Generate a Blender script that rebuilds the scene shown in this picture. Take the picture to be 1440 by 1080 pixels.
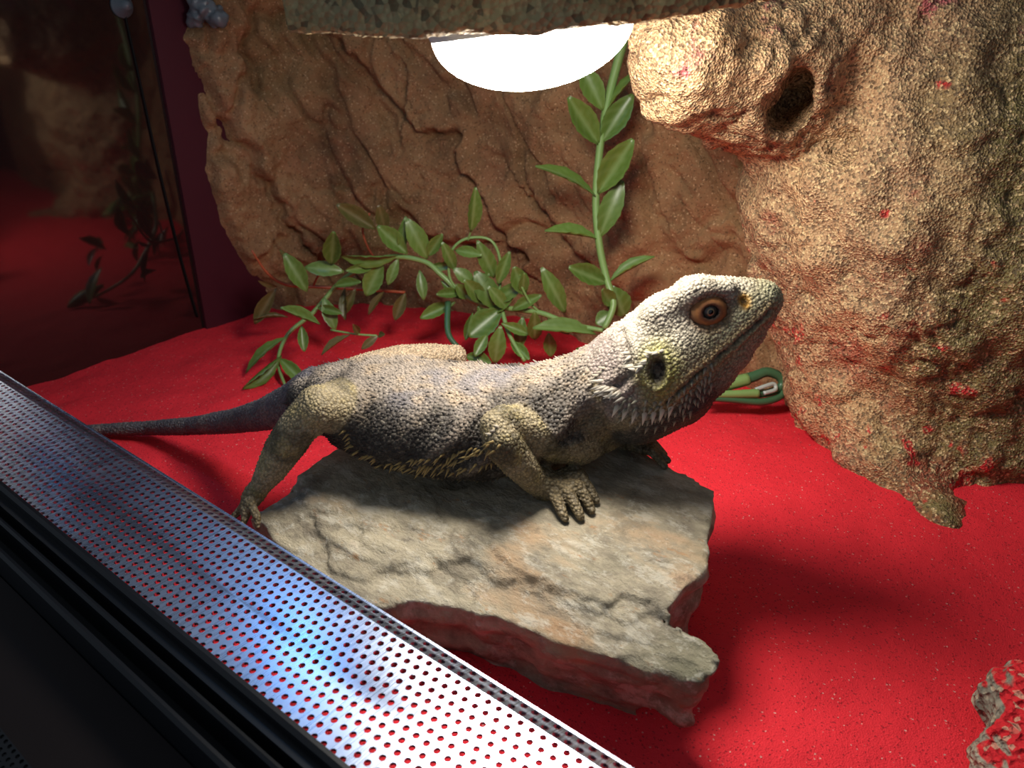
import bpy, math, random
import numpy as np
from mathutils import Vector, Matrix
from mathutils.bvhtree import BVHTree

for o in list(bpy.data.objects):
    bpy.data.objects.remove(o)
scene = bpy.context.scene
COL = scene.collection
CM = 0.01                      # everything below is laid out in centimetres

# ------------------------------------------------------------------ camera
CAMZ, PITCH, YAW, FPX = 22.0, math.atan(520 / 1100), math.radians(38.7), 1100.0
FH = np.array([-math.sin(YAW), math.cos(YAW), 0.0])     # horizontal forward
RH = np.array([math.cos(YAW), math.sin(YAW), 0.0])      # right
UPV = np.array([0, 0, 1.0])
cam_d = bpy.data.cameras.new('camera')
cam = bpy.data.objects.new('camera', cam_d)
COL.objects.link(cam)
cam.location = (0, 0, CAMZ * CM)
cam.rotation_euler = (math.pi / 2 - PITCH, 0, YAW)
cam_d.sensor_width = 36
cam_d.lens = FPX / 1440 * 36
cam_d.clip_start = 0.01
cam_d.dof.use_dof = True
cam_d.dof.focus_distance = 0.325
cam_d.dof.aperture_fstop = 20
scene.camera = cam

# ------------------------------------------------------------------ world, view
world = bpy.data.worlds.new('room'); scene.world = world
world.use_nodes = True
bg = world.node_tree.nodes['Background']
bg.inputs[0].default_value = (0.72, 0.84, 1.0, 1)
bg.inputs[1].default_value = 0.26
vs = scene.view_settings
vs.view_transform = 'Standard'; vs.look = 'None'; vs.gamma = 1.0; vs.use_curve_mapping = False
vs.exposure = 0.0
LAMP_STRENGTH = 64.0
LED_STRENGTH = 75.0

rng = np.random.default_rng(7)
random.seed(7)

# ------------------------------------------------------------------ helpers
def at(px, py, hf):
    """point seen at pixel (1440x1080) that stands hf cm in front of the camera foot"""
    u, v = px - 720.0, py - 540.0
    c, s = math.cos(PITCH), math.sin(PITCH)
    dh, dz = FPX * c - v * s, -FPX * s - v * c
    t = hf / dh
    return FH * hf + RH * (u * t) + UPV * (CAMZ + dz * t)

def at_z(px, py, z):
    u, v = px - 720.0, py - 540.0
    c, s = math.cos(PITCH), math.sin(PITCH)
    dh, dz = FPX * c - v * s, -FPX * s - v * c
    t = (z - CAMZ) / dz
    return FH * (dh * t) + RH * (u * t) + UPV * z

def ray(px, py):
    u, v = px - 720.0, py - 540.0
    c, s = math.cos(PITCH), math.sin(PITCH)
    d = FH * (FPX * c - v * s) + RH * u + UPV * (-FPX * s - v * c)
    return d / np.linalg.norm(d)

def cmpx(hf):                  # centimetres per pixel near the distance hf
    return hf / 985.0

NT = rng.random((64, 64, 64)).astype(np.float32)
def vnoise(P):
    P = np.asarray(P, np.float32)
    i = np.floor(P).astype(np.int64); f = P - i
    f = f * f * (3 - 2 * f)
    i &= 63; j = (i + 1) & 63
    x0, y0, z0 = i[..., 0], i[..., 1], i[..., 2]; x1, y1, z1 = j[..., 0], j[..., 1], j[..., 2]
    fx, fy, fz = f[..., 0], f[..., 1], f[..., 2]
    a = NT[x0, y0, z0] * (1 - fx) + NT[x1, y0, z0] * fx
    b = NT[x0, y1, z0] * (1 - fx) + NT[x1, y1, z0] * fx
    c = NT[x0, y0, z1] * (1 - fx) + NT[x1, y0, z1] * fx
    d = NT[x0, y1, z1] * (1 - fx) + NT[x1, y1, z1] * fx
    return ((a * (1 - fy) + b * fy) * (1 - fz) + (c * (1 - fy) + d * fy) * fz) * 2 - 1

def fbm(P, freq, octs=4, gain=0.5, off=0.0):
    P = np.asarray(P, np.float32) * freq + off
    s = 0; a = 1.0
    for k in range(octs):
        s = s + a * vnoise(P + 17.3 * k); P = P * 2.03; a *= gain
    return s

def smooth(a, b, x):
    t = np.clip((x - a) / (b - a), 0, 1)
    return t * t * (3 - 2 * t)

def dist_poly(X, Y, pts):
    """distance to a polyline in 2-D, and signed side"""
    best = np.full(np.shape(X), 1e9); side = np.zeros(np.shape(X))
    for (ax, ay), (bx, by) in zip(pts[:-1], pts[1:]):
        dx, dy = bx - ax, by - ay
        t = np.clip(((X - ax) * dx + (Y - ay) * dy) / (dx * dx + dy * dy + 1e-9), 0, 1)
        ex, ey = X - ax - t * dx, Y - ay - t * dy
        d = np.hypot(ex, ey); m = d < best
        best = np.where(m, d, best); side = np.where(m, np.sign(dx * ey - dy * ex), side)
    return best, side

def mesh_from(name, V, Fc, smooth_shade=True, cols=None):
    me = bpy.data.meshes.new(name)
    V = np.asarray(V, np.float64) * CM
    if isinstance(Fc, np.ndarray):
        n = Fc.shape[1]
        me.vertices.add(len(V)); me.vertices.foreach_set('co', V.astype(np.float32).ravel())
        me.loops.add(Fc.size); me.loops.foreach_set('vertex_index', Fc.astype(np.int32).ravel())
        me.polygons.add(len(Fc))
        me.polygons.foreach_set('loop_start', np.arange(0, Fc.size, n, dtype=np.int32))
        me.update(calc_edges=True)
    else:
        me.from_pydata([tuple(v) for v in V], [], Fc)
    me.validate()
    if smooth_shade:
        me.polygons.foreach_set('use_smooth', np.ones(len(me.polygons), bool))
    if cols is not None:
        ca = me.color_attributes.new('col', 'FLOAT_COLOR', 'POINT')
        c4 = np.ones((len(V), 4), np.float32); c4[:, :3] = np.clip(cols, 0, 1)
        ca.data.foreach_set('color', c4.ravel())
    me.update()
    return me

def link(name, me, mat, parent=None, base=None, **props):
    o = bpy.data.objects.new(name, me); COL.objects.link(o)
    if me is not None and mat is not None:
        me.materials.clear(); me.materials.append(mat)
    if parent is not None:
        o.parent = parent
        pl = parent
        off = Vector((0, 0, 0))
        while pl is not None:
            off += pl.location; pl = pl.parent
        o.location = -off
    for k, v in props.items():
        o[k] = v
    return o

def thing(name, label, category, loc, group=None):
    o = bpy.data.objects.new(name, None); COL.objects.link(o)
    o.empty_display_size = 0.02
    o.location = tuple(np.asarray(loc, float) * CM)
    o['label'] = label; o['category'] = category
    if group: o['group'] = group
    return o

def solo(name, V, Fc, mat, label, category, smooth_shade=True, cols=None, group=None):
    """a thing that is one mesh; its origin at the middle of its base"""
    V = np.asarray(V, float)
    b = np.array([(V[:, 0].min() + V[:, 0].max()) / 2, (V[:, 1].min() + V[:, 1].max()) / 2, V[:, 2].min()])
    o = link(name, mesh_from(name, V - b, Fc, smooth_shade, cols), mat)
    o.location = tuple(b * CM)
    if label: o['label'] = label; o['category'] = category
    if group: o['group'] = group
    return o

def box(x0, x1, y0, y1, z0, z1):
    V = [(x, y, z) for z in (z0, z1) for y in (y0, y1) for x in (x0, x1)]
    Fc = [(0, 2, 3, 1), (4, 5, 7, 6), (0, 1, 5, 4), (2, 6, 7, 3), (0, 4, 6, 2), (1, 3, 7, 5)]
    return V, Fc

def tube(pts, rad, seg=8, sub=6):
    """smooth tube through pts (cm), radius constant or one per point"""
    pts = np.asarray(pts, float); n = len(pts)
    rad = np.full(n, rad, float) if np.isscalar(rad) else np.asarray(rad, float)
    P, Rr = [], []
    for i in range(n - 1):
        p0, p1, p2, p3 = pts[max(i - 1, 0)], pts[i], pts[i + 1], pts[min(i + 2, n - 1)]
        for k in range(sub):
            t = k / sub
            P.append(0.5 * ((2 * p1) + (p2 - p0) * t + (2 * p0 - 5 * p1 + 4 * p2 - p3) * t * t + (3 * p1 - p0 - 3 * p2 + p3) * t ** 3))
            Rr.append(rad[i] * (1 - t) + rad[i + 1] * t)
    P.append(pts[-1]); Rr.append(rad[-1]); P = np.array(P)
    T = np.gradient(P, axis=0); T /= np.linalg.norm(T, axis=1)[:, None] + 1e-9
    V, Fc = [], []
    nrm = np.cross(T[0], [0.3, 0.2, 0.93]); nrm /= np.linalg.norm(nrm)
    for i in range(len(P)):
        nrm = nrm - T[i] * nrm.dot(T[i]); nrm /= np.linalg.norm(nrm)
        bi = np.cross(T[i], nrm)
        for k in range(seg):
            a = 2 * math.pi * k / seg
            V.append(P[i] + Rr[i] * (math.cos(a) * nrm + math.sin(a) * bi))
    for i in range(len(P) - 1):
        for k in range(seg):
            a, b = i * seg + k, i * seg + (k + 1) % seg
            Fc.append((a, b, b + seg, a + seg))
    Fc.append(tuple(range(seg))[::-1]); m = (len(P) - 1) * seg
    Fc.append(tuple(range(m, m + seg)))
    return V, Fc

def lathe(prof, seg=48):
    V, Fc = [], []
    for r, z in prof:
        for k in range(seg):
            a = 2 * math.pi * k / seg
            V.append((r * math.cos(a), r * math.sin(a), z))
    for i in range(len(prof) - 1):
        for k in range(seg):
            a, b = i * seg + k, i * seg + (k + 1) % seg
            Fc.append((a, b, b + seg, a + seg))
    return np.array(V), Fc

def join(parts):
    V, Fc = [], []
    for v, f in parts:
        o = len(V); V.extend([tuple(p) for p in v]); Fc.extend([tuple(i + o for i in q) for q in f])
    return V, Fc

# ---- signed distance meshing (surface nets)
class Seg:
    """tapered segment; elliptical when side/up radii differ"""
    def __init__(s, a, b, ra, rb, ba=None, bb=None, side=None, tag=0, t0=0.0, t1=1.0):
        s.a, s.b = np.asarray(a, float), np.asarray(b, float)
        s.ra, s.rb = ra, rb; s.ba = ra if ba is None else ba; s.bb = rb if bb is None else bb
        s.ab = s.b - s.a; s.L2 = s.ab.dot(s.ab) + 1e-9
        s.round = ba is None
        ax = s.ab / math.sqrt(s.L2)
        sd = np.array([0, 0, 1.0]) if side is None else np.asarray(side, float)
        sd = sd - ax * sd.dot(ax); sd /= np.linalg.norm(sd) + 1e-9
        s.ax, s.sd, s.up = ax, sd, np.cross(sd, ax)
        if s.up[2] < 0: s.up = -s.up
        s.tag, s.t0, s.t1 = tag, t0, t1
        s.c = (s.a + s.b) / 2; s.R = math.sqrt(s.L2) / 2 + max(ra, rb, s.ba, s.bb)
    def d(s, P, full=False):
        q = P - s.a
        t = np.clip(q @ s.ab / s.L2, 0, 1)
        rel = q - t[:, None] * s.ab
        r = s.ra + (s.rb - s.ra) * t
        if s.round:
            dd = np.sqrt((rel * rel).sum(1)) - r
            if not full: return dd
            return dd, t, (rel @ s.sd) / r, (rel @ s.up) / r
        h = s.ba + (s.bb - s.ba) * t
        m = np.minimum(r, h)
        x, y, z = (rel @ s.sd) / r, (rel @ s.up) / h, (rel @ s.ax) / m
        dd = (np.sqrt(x * x + y * y + z * z) - 1) * m
        if not full: return dd
        return dd, t, x, y

def smin(a, b, k):
    if k <= 0: return np.minimum(a, b)
    h = np.maximum(k - np.abs(a - b), 0) / k
    return np.minimum(a, b) - h * h * k * 0.25

def sdf_eval(P, groups, c=None, R=None):
    F = np.full(len(P), 50.0)
    for k, segs in groups:
        g = None
        for s in segs:
            if c is not None and np.linalg.norm(s.c - c) > R + s.R + 1.2: continue
            d = s.d(P); g = d if g is None else np.minimum(g, d)
        if g is not None: F = smin(F, g, k)
    return F

def surface_nets(F, lo, h):
    ins = F < 0
    n = F.shape
    cs = [(i, j, k) for i in (0, 1) for j in (0, 1) for k in (0, 1)]
    sl = lambda o: tuple(slice(o[a], n[a] - 1 + o[a]) for a in range(3))
    cnt = sum(ins[sl(o)].astype(np.int8) for o in cs)
    act = (cnt > 0) & (cnt < 8)
    idx = np.argwhere(act)
    vid = np.full(act.shape, -1, np.int64); vid[act] = np.arange(len(idx))
    acc = np.zeros((len(idx), 3)); num = np.zeros(len(idx))
    val = {o: F[idx[:, 0] + o[0], idx[:, 1] + o[1], idx[:, 2] + o[2]] for o in cs}
    for o in cs:
        for a in range(3):
            if o[a]: continue
            q = list(o); q[a] = 1; q = tuple(q)
            f0, f1 = val[o], val[q]; m = (f0 < 0) != (f1 < 0)
            t = np.where(m, f0 / np.where(m, f0 - f1, 1), 0)
            p = np.tile(np.array(o, float), (len(idx), 1)); p[:, a] += t
            acc[m] += p[m]; num[m] += 1
    V = lo + (idx + acc / num[:, None]) * h
    faces = []
    for a in range(3):
        b, c = (a + 1) % 3, (a + 2) % 3
        s0 = [slice(1, n[k] - 1) for k in range(3)]; s1 = list(s0)
        s0[a] = slice(0, n[a] - 1); s1[a] = slice(1, n[a])
        A, B = ins[tuple(s0)], ins[tuple(s1)]
        base = np.array([0 if k == a else 1 for k in range(3)])
        e = np.argwhere(A != B)
        if not len(e): continue
        fl = A[e[:, 0], e[:, 1], e[:, 2]]
        e = e + base
        def g(db, dc):
            q = e.copy(); q[:, b] += db; q[:, c] += dc
            return vid[q[:, 0], q[:, 1], q[:, 2]]
        Q = np.stack([g(-1, -1), g(0, -1), g(0, 0), g(-1, 0)], 1)
        Q[~fl] = Q[~fl][:, ::-1]
        faces.append(Q)
    return V, np.concatenate(faces)

def mesh_sdf(groups, h, pad=0.6, post=None, blk=28):
    segs = [s for _, g in groups for s in g]
    lo = np.min([np.minimum(s.a, s.b) - max(s.ra, s.rb, s.ba, s.bb) for s in segs], 0) - pad
    hi = np.max([np.maximum(s.a, s.b) + max(s.ra, s.rb, s.ba, s.bb) for s in segs], 0) + pad
    n = np.ceil((hi - lo) / h).astype(int) + 1
    F = np.full(n, 50.0, np.float32)
    for i in range(0, n[0], blk):
        for j in range(0, n[1], blk):
            for k in range(0, n[2], blk):
                e = np.minimum([i + blk, j + blk, k + blk], n)
                c = lo + (np.array([i, j, k]) + e) / 2 * h; R = np.linalg.norm(e - [i, j, k]) / 2 * h
                if not any(np.linalg.norm(s.c - c) < R + s.R + 1.2 and float(s.d(c[None])[0]) < R + 1.2 for s in segs): continue
                G = np.stack(np.meshgrid(*[np.arange(q0, q1) for q0, q1 in zip((i, j, k), e)], indexing='ij'), -1).reshape(-1, 3)
                P = lo + G * h
                f = sdf_eval(P, groups, c, R)
                if post: f = post(P, f)
                F[i:e[0], j:e[1], k:e[2]] = f.reshape(e - [i, j, k])
    return surface_nets(F, lo, h)

def vnormals(V, Q):
    n = np.cross(V[Q[:, 2]] - V[Q[:, 0]], V[Q[:, 3]] - V[Q[:, 1]])
    N = np.zeros_like(V)
    for k in range(4): np.add.at(N, Q[:, k], n)
    return N / (np.linalg.norm(N, axis=1)[:, None] + 1e-12)

def relax(V, Q, it=2, w=0.5):
    for _ in range(it):
        S = np.zeros_like(V); C = np.zeros(len(V))
        for k in range(4):
            a, b = Q[:, k], Q[:, (k + 1) % 4]
            np.add.at(S, a, V[b]); np.add.at(C, a, 1); np.add.at(S, b, V[a]); np.add.at(C, b, 1)
        V = V * (1 - w) + w * S / np.maximum(C, 1)[:, None]
    return V

# ------------------------------------------------------------------ materials
class NG:
    def __init__(s, name):
        s.m = bpy.data.materials.new(name); s.m.use_nodes = True
        s.t = s.m.node_tree; s.b = s.t.nodes['Principled BSDF']; s._co = None
    def n(s, typ, **kw):
        nd = s.t.nodes.new(typ)
        for k, v in kw.items():
            if k.startswith('i_'): nd.inputs[k[2:].replace('_', ' ')].default_value = v
            else: setattr(nd, k, v)
        return nd
    def l(s, a, b): s.t.links.new(a, b)
    @property
    def co(s):
        if s._co is None: s._co = s.n('ShaderNodeNewGeometry').outputs['Position']
        return s._co
    def noise(s, scale, detail=4, rough=0.55, co=None):
        nd = s.n('ShaderNodeTexNoise'); nd.inputs['Scale'].default_value = scale
        nd.inputs['Detail'].default_value = detail; nd.inputs['Roughness'].default_value = rough
        s.l(co or s.co, nd.inputs['Vector']); return nd.outputs['Fac']
    def voro(s, scale, feature='F1', out='Distance', co=None):
        nd = s.n('ShaderNodeTexVoronoi', feature=feature); nd.inputs['Scale'].default_value = scale
        s.l(co or s.co, nd.inputs['Vector']); return nd.outputs[out]
    def ramp(s, fac, stops):
        nd = s.n('ShaderNodeValToRGB'); cr = nd.color_ramp
        while len(cr.elements) < len(stops): cr.elements.new(0.5)
        for e, (p, c) in zip(cr.elements, stops):
            e.position = p; e.color = (*c, 1) if len(c) == 3 else c
        s.l(fac, nd.inputs['Fac']); return nd.outputs['Color']
    def mix(s, fac, a, b, mode='MIX'):
        nd = s.n('ShaderNodeMix', data_type='RGBA', blend_type=mode)
        for sock, v in ((nd.inputs[0], fac), (nd.inputs[6], a), (nd.inputs[7], b)):
            if hasattr(v, 'links'): s.l(v, sock)
            elif isinstance(v, (int, float)): sock.default_value = v
            else: sock.default_value = (*v, 1)
        return nd.outputs[2]
    def math(s, op, a, b=0.0, clamp=False):
        nd = s.n('ShaderNodeMath', operation=op); nd.use_clamp = clamp
        for sock, v in zip(nd.inputs, (a, b)):
            if hasattr(v, 'links'): s.l(v, sock)
            else: sock.default_value = v
        return nd.outputs[0]
    def step(s, fac, lo, hi): return s.ramp(fac, [(lo, (0, 0, 0)), (hi, (1, 1, 1))])
    def bump(s, h, dist, strength=1.0, prev=None):
        nd = s.n('ShaderNodeBump'); nd.inputs['Distance'].default_value = dist; nd.inputs['Strength'].default_value = strength
        s.l(h, nd.inputs['Height'])
        if prev: s.l(prev, nd.inputs['Normal'])
        return nd.outputs['Normal']
    def attr(s):
        nd = s.n('ShaderNodeVertexColor'); nd.layer_name = 'col'; return nd.outputs['Color']
    def zpos(s):
        sp = s.n('ShaderNodeSeparateXYZ'); s.l(s.co, sp.inputs[0]); return sp.outputs
    def done(s, color, rough=0.8, normal=None, spec=0.4, metal=0.0):
        if hasattr(color, 'links'): s.l(color, s.b.inputs['Base Color'])
        else: s.b.inputs['Base Color'].default_value = (*color, 1)
        if hasattr(rough, 'links'): s.l(rough, s.b.inputs['Roughness'])
        else: s.b.inputs['Roughness'].default_value = rough
        s.b.inputs['Specular IOR Level'].default_value = spec
        s.b.inputs['Metallic'].default_value = metal
        if normal: s.l(normal, s.b.inputs['Normal'])
        return s.m

def lin(r, g, b):
    f = lambda c: (c / 255 / 12.92) if c / 255 < 0.04045 else ((c / 255 + 0.055) / 1.055) ** 2.4
    return (f(r), f(g), f(b))

def m_sand():
    g = NG('red_sand')
    base = g.mix(g.noise(45, 4), (0.70, 0.020, 0.032), (0.82, 0.028, 0.042))
    grain = g.voro(1700, out='Color')
    sep = g.n('ShaderNodeSeparateColor'); g.l(grain, sep.inputs[0])
    dark = g.math('MULTIPLY', g.step(sep.outputs[0], 0.92, 0.97), 0.6)
    lite = g.math('MULTIPLY', g.step(sep.outputs[1], 0.992, 0.996), 0.7)
    c = g.mix(dark, base, (0.16, 0.006, 0.012))
    c = g.mix(lite, c, (0.75, 0.40, 0.34))
    n1 = g.bump(g.voro(1700), 0.0006, 0.5)
    n2 = g.bump(g.noise(160, 5), 0.0016, 0.5, n1)
    return g.done(c, 0.8, n2, 0.25)

def m_backrock():
    g = NG('sand_coated_back_wall')
    n = g.noise(14, 6, 0.6)
    c = g.ramp(n, [(0.28, lin(112, 80, 56)), (0.5, lin(164, 124, 86)), (0.72, lin(186, 146, 104))])
    c = g.mix(g.step(g.noise(30, 5), 0.55, 0.75), c, lin(172, 118, 84))
    c = g.mix(g.step(g.noise(9, 3), 0.56, 0.72), c, lin(128, 104, 66))
    gr = g.n('ShaderNodeSeparateColor'); g.l(g.voro(1150, out='Color'), gr.inputs[0])
    c = g.mix(g.math('MULTIPLY', g.step(gr.outputs[0], 0.93, 0.98), 0.6), c, lin(228, 190, 146))
    c = g.mix(g.math('MULTIPLY', g.step(gr.outputs[1], 0.90, 0.97), 0.6), c, lin(70, 46, 34))
    b = g.bump(g.noise(320, 5, 0.75), 0.0026, 0.8)
    b = g.bump(g.noise(60, 7, 0.65), 0.007, 0.7, b)
    return g.done(c, 0.85, b, 0.25)

def m_outcrop():
    g = NG('coarse_sand_coated_rock')
    n = g.noise(16, 5)
    x, y, z = g.zpos()
    c = g.ramp(n, [(0.3, lin(140, 104, 74)), (0.5, lin(186, 148, 108)), (0.7, lin(204, 160, 112))])
    # olive, algae-green tone towards its right side, mottled
    ol = g.math('ADD', g.math('MULTIPLY', g.math('ADD', x, 0.10), 14.0), g.math('MULTIPLY', g.noise(22, 4), 1.0))
    c = g.mix(g.math('MULTIPLY', g.step(g.math('MULTIPLY', ol, 0.5), 0.33, 0.62), 0.85), c, lin(112, 104, 56))
    # red sand dusted onto its foot
    rd = g.math('SUBTRACT', g.noise(34, 6, 0.65), g.math('MULTIPLY', z, 1.3))
    c = g.mix(g.math('MULTIPLY', g.step(rd, 0.44, 0.60), 0.55), c, (0.42, 0.03, 0.03))
    c = g.mix(g.math('MULTIPLY', g.step(g.math('SUBTRACT', g.noise(60, 3, 0.5), g.math('MULTIPLY', z, 0.8)), 0.58, 0.63), 0.9), c, (0.60, 0.014, 0.022))
    pk = g.math('SUBTRACT', g.math('ADD', g.noise(40, 4), g.math('MULTIPLY', z, 3.0)), 0.4)
    c = g.mix(g.math('MULTIPLY', g.step(pk, 0.83, 0.90), 0.7), c, lin(186, 60, 92))
    gr = g.n('ShaderNodeSeparateColor'); g.l(g.voro(900, out='Color'), gr.inputs[0])
    c = g.mix(g.math('MULTIPLY', g.step(gr.outputs[0], 0.70, 0.86), 0.7), c, lin(236, 204, 150))
    c = g.mix(g.math('MULTIPLY', g.step(gr.outputs[1], 0.62, 0.80), 0.72), c, lin(74, 56, 40))
    b = g.bump(g.voro(900), 0.0012, 0.8)
    b = g.bump(g.noise(220, 5, 0.7), 0.002, 0.6, b)
    return g.done(c, 0.62, b, 0.45)

def m_slate():
    g = NG('slate')
    mp = g.n('ShaderNodeMapping'); mp.inputs['Rotation'].default_value = (0, 0, 0.9); mp.inputs['Scale'].default_value = (1, 2.3, 1.4)
    g.l(g.co, mp.inputs['Vector']); co = mp.outputs[0]
    n = g.noise(34, 9, 0.72, co)
    c = g.ramp(n, [(0.30, lin(112, 102, 88)), (0.45, lin(162, 150, 128)), (0.58, lin(196, 182, 154)), (0.72, lin(224, 214, 194))])
    c = g.mix(g.math('MULTIPLY', g.step(g.noise(17, 6, 0.6, co), 0.54, 0.68), 0.65), c, lin(176, 122, 70))
    x, y, z = g.zpos()
    ol = g.math('ADD', g.math('MULTIPLY', x, 7.0), g.math('MULTIPLY', g.noise(24, 5), 1.3))
    c = g.mix(g.math('MULTIPLY', g.step(ol, -0.28, 0.22), 0.62), c, lin(112, 112, 84))
    c = g.mix(g.math('MULTIPLY', g.step(g.noise(150, 5, 0.7), 0.58, 0.7), 0.5), c, lin(232, 226, 210))
    c = g.mix(g.math('MULTIPLY', g.step(g.noise(110, 6, 0.7), 0.58, 0.68), 0.45), c, lin(70, 62, 52))
    c = g.mix(g.math('MULTIPLY', g.step(g.noise(58, 8, 0.75, co), 0.52, 0.60), 0.55), c, lin(222, 214, 196))
    c = g.mix(g.math('MULTIPLY', g.step(g.noise(44, 8, 0.75), 0.55, 0.63), 0.55), c, lin(128, 116, 96))
    c = g.mix(g.math('MULTIPLY', g.step(g.noise(70, 7, 0.7, co), 0.60, 0.68), 0.6), c, lin(186, 126, 66))
    b = g.bump(g.noise(60, 9, 0.72, co), 0.006, 0.8)
    b = g.bump(g.noise(300, 5, 0.7), 0.0015, 0.7, b)
    return g.done(c, 0.6, b, 0.4)

def m_grey_rock():
    g = NG('grit_coated_grey_rock')
    c = g.ramp(g.noise(90, 5), [(0.3, lin(104, 100, 88)), (0.6, lin(160, 154, 136))])
    geo = g.n('ShaderNodeNewGeometry'); sp = g.n('ShaderNodeSeparateXYZ'); g.l(geo.outputs['Normal'], sp.inputs[0])
    up = g.math('ADD', sp.outputs[2], g.math('MULTIPLY', g.noise(70, 5), 0.35))
    c = g.mix(g.step(up, 0.74, 0.86), c, (0.60, 0.014, 0.022))
    gr = g.n('ShaderNodeSeparateColor'); g.l(g.voro(500, out='Color'), gr.inputs[0])
    c = g.mix(g.math('MULTIPLY', g.step(gr.outputs[0], 0.8, 0.9), 0.5), c, lin(206, 192, 160))
    b = g.bump(g.voro(420), 0.003, 0.8); b = g.bump(g.noise(150, 5), 0.004, 0.8, b)
    return g.done(c, 0.8, b, 0.3)

def m_ledge():
    g = NG('sand_coated_ledge')
    c = g.ramp(g.noise(70, 5), [(0.3, lin(150, 122, 78)), (0.6, lin(212, 180, 122))])
    c = g.mix(g.step(g.noise(12, 2), 0.50, 0.66), c, lin(156, 146, 112))
    gr = g.n('ShaderNodeSeparateColor'); g.l(g.voro(500, out='Color'), gr.inputs[0])
    c = g.mix(g.math('MULTIPLY', g.step(gr.outputs[0], 0.75, 0.9), 0.6), c, lin(190, 160, 110))
    c = g.mix(g.math('MULTIPLY', g.step(gr.outputs[1], 0.75, 0.9), 0.6), c, lin(60, 50, 40))
    b = g.bump(g.voro(500), 0.003, 0.9)
    return g.done(c, 0.8, b, 0.3)

def m_skin(scale_bump=True):
    g = NG('scaly_skin' if scale_bump else 'horny_spines')
    c = g.attr()
    if scale_bump:
        v = g.voro(760)
        c = g.mix(g.math('MULTIPLY', g.step(v, 0.34, 0.62), 0.45), c, (0.02, 0.016, 0.012))
        sep = g.n('ShaderNodeSeparateColor'); g.l(g.voro(760, out='Color'), sep.inputs[0])
        c = g.mix(g.math('MULTIPLY', g.step(sep.outputs[0], 0.6, 0.95), 0.12), c, (0.7, 0.6, 0.45))
        b = g.bump(g.math('SUBTRACT', 1.0, v), 0.0009, 0.9)
        return g.done(c, 0.6, b, 0.25)
    return g.done(c, 0.6, None, 0.25)

def m_leaf(name, c1, c2, vein):
    g = NG(name)
    oi = g.n('ShaderNodeObjectInfo')
    n = g.noise(90, 3)
    c = g.mix(g.math('ADD', g.math('MULTIPLY', n, 0.6), g.math('MULTIPLY', oi.outputs['Random'], 0.5), True), c1, c2)
    c = g.mix(g.math('MULTIPLY', g.attr(), 0.38), c, vein)
    g.b.inputs['Subsurface Weight'].default_value = 0.0
    g.done(c, 0.36, None, 0.5)
    tr = g.n('ShaderNodeBsdfTranslucent'); g.l(c, tr.inputs[0])
    mx = g.n('ShaderNodeMixShader'); mx.inputs[0].default_value = 0.25
    g.l(g.b.outputs[0], mx.inputs[1]); g.l(tr.outputs[0], mx.inputs[2])
    g.l(mx.outputs[0], g.t.nodes['Material Output'].inputs[0])
    return g.m

def m_plain(name, col, rough=0.5, spec=0.5, metal=0.0, var=0.15, sc=60):
    g = NG(name)
    c = g.mix(g.math('MULTIPLY', g.noise(sc, 4), var * 2), col, tuple(v * 0.5 for v in col))
    return g.done(c, rough, None, spec, metal)

def m_emit(name, col, strength):
    g = NG(name)
    g.b.inputs['Base Color'].default_value = (0.9, 0.9, 0.9, 1)
    g.b.inputs['Emission Color'].default_value = (*col, 1)
    g.b.inputs['Emission Strength'].default_value = strength
    return g.m

def m_steel():
    g = NG('perforated_steel')
    mp = g.n('ShaderNodeMapping'); mp.inputs['Scale'].default_value = (1500, 30, 30)
    g.l(g.co, mp.inputs['Vector'])
    st = g.noise(1.0, 3, 0.6, mp.outputs[0])
    c = g.ramp(g.noise(40, 4), [(0.3, (0.54, 0.62, 0.80)), (0.7, (0.66, 0.72, 0.86))])
    # faint rub-off of red sand along the inner edge
    c = g.mix(g.math('MULTIPLY', g.step(g.noise(160, 5, 0.7), 0.60, 0.74), 0.25), c, (0.45, 0.10, 0.16))
    r = g.ramp(st, [(0.2, (0.22,) * 3), (0.8, (0.36,) * 3)])
    b = g.bump(st, 0.00004, 0.4)
    g.b.inputs['Anisotropic'].default_value = 0.35
    return g.done(c, r, b, 0.5, 1.0)

def m_glass_wall():
    g = NG('tinted_glass')
    c = g.mix(g.noise(20, 3), (0.012, 0.006, 0.006), (0.022, 0.010, 0.009))
    g.b.inputs['IOR'].default_value = 1.75
    return g.done(c, 0.05, None, 0.5)

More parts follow.
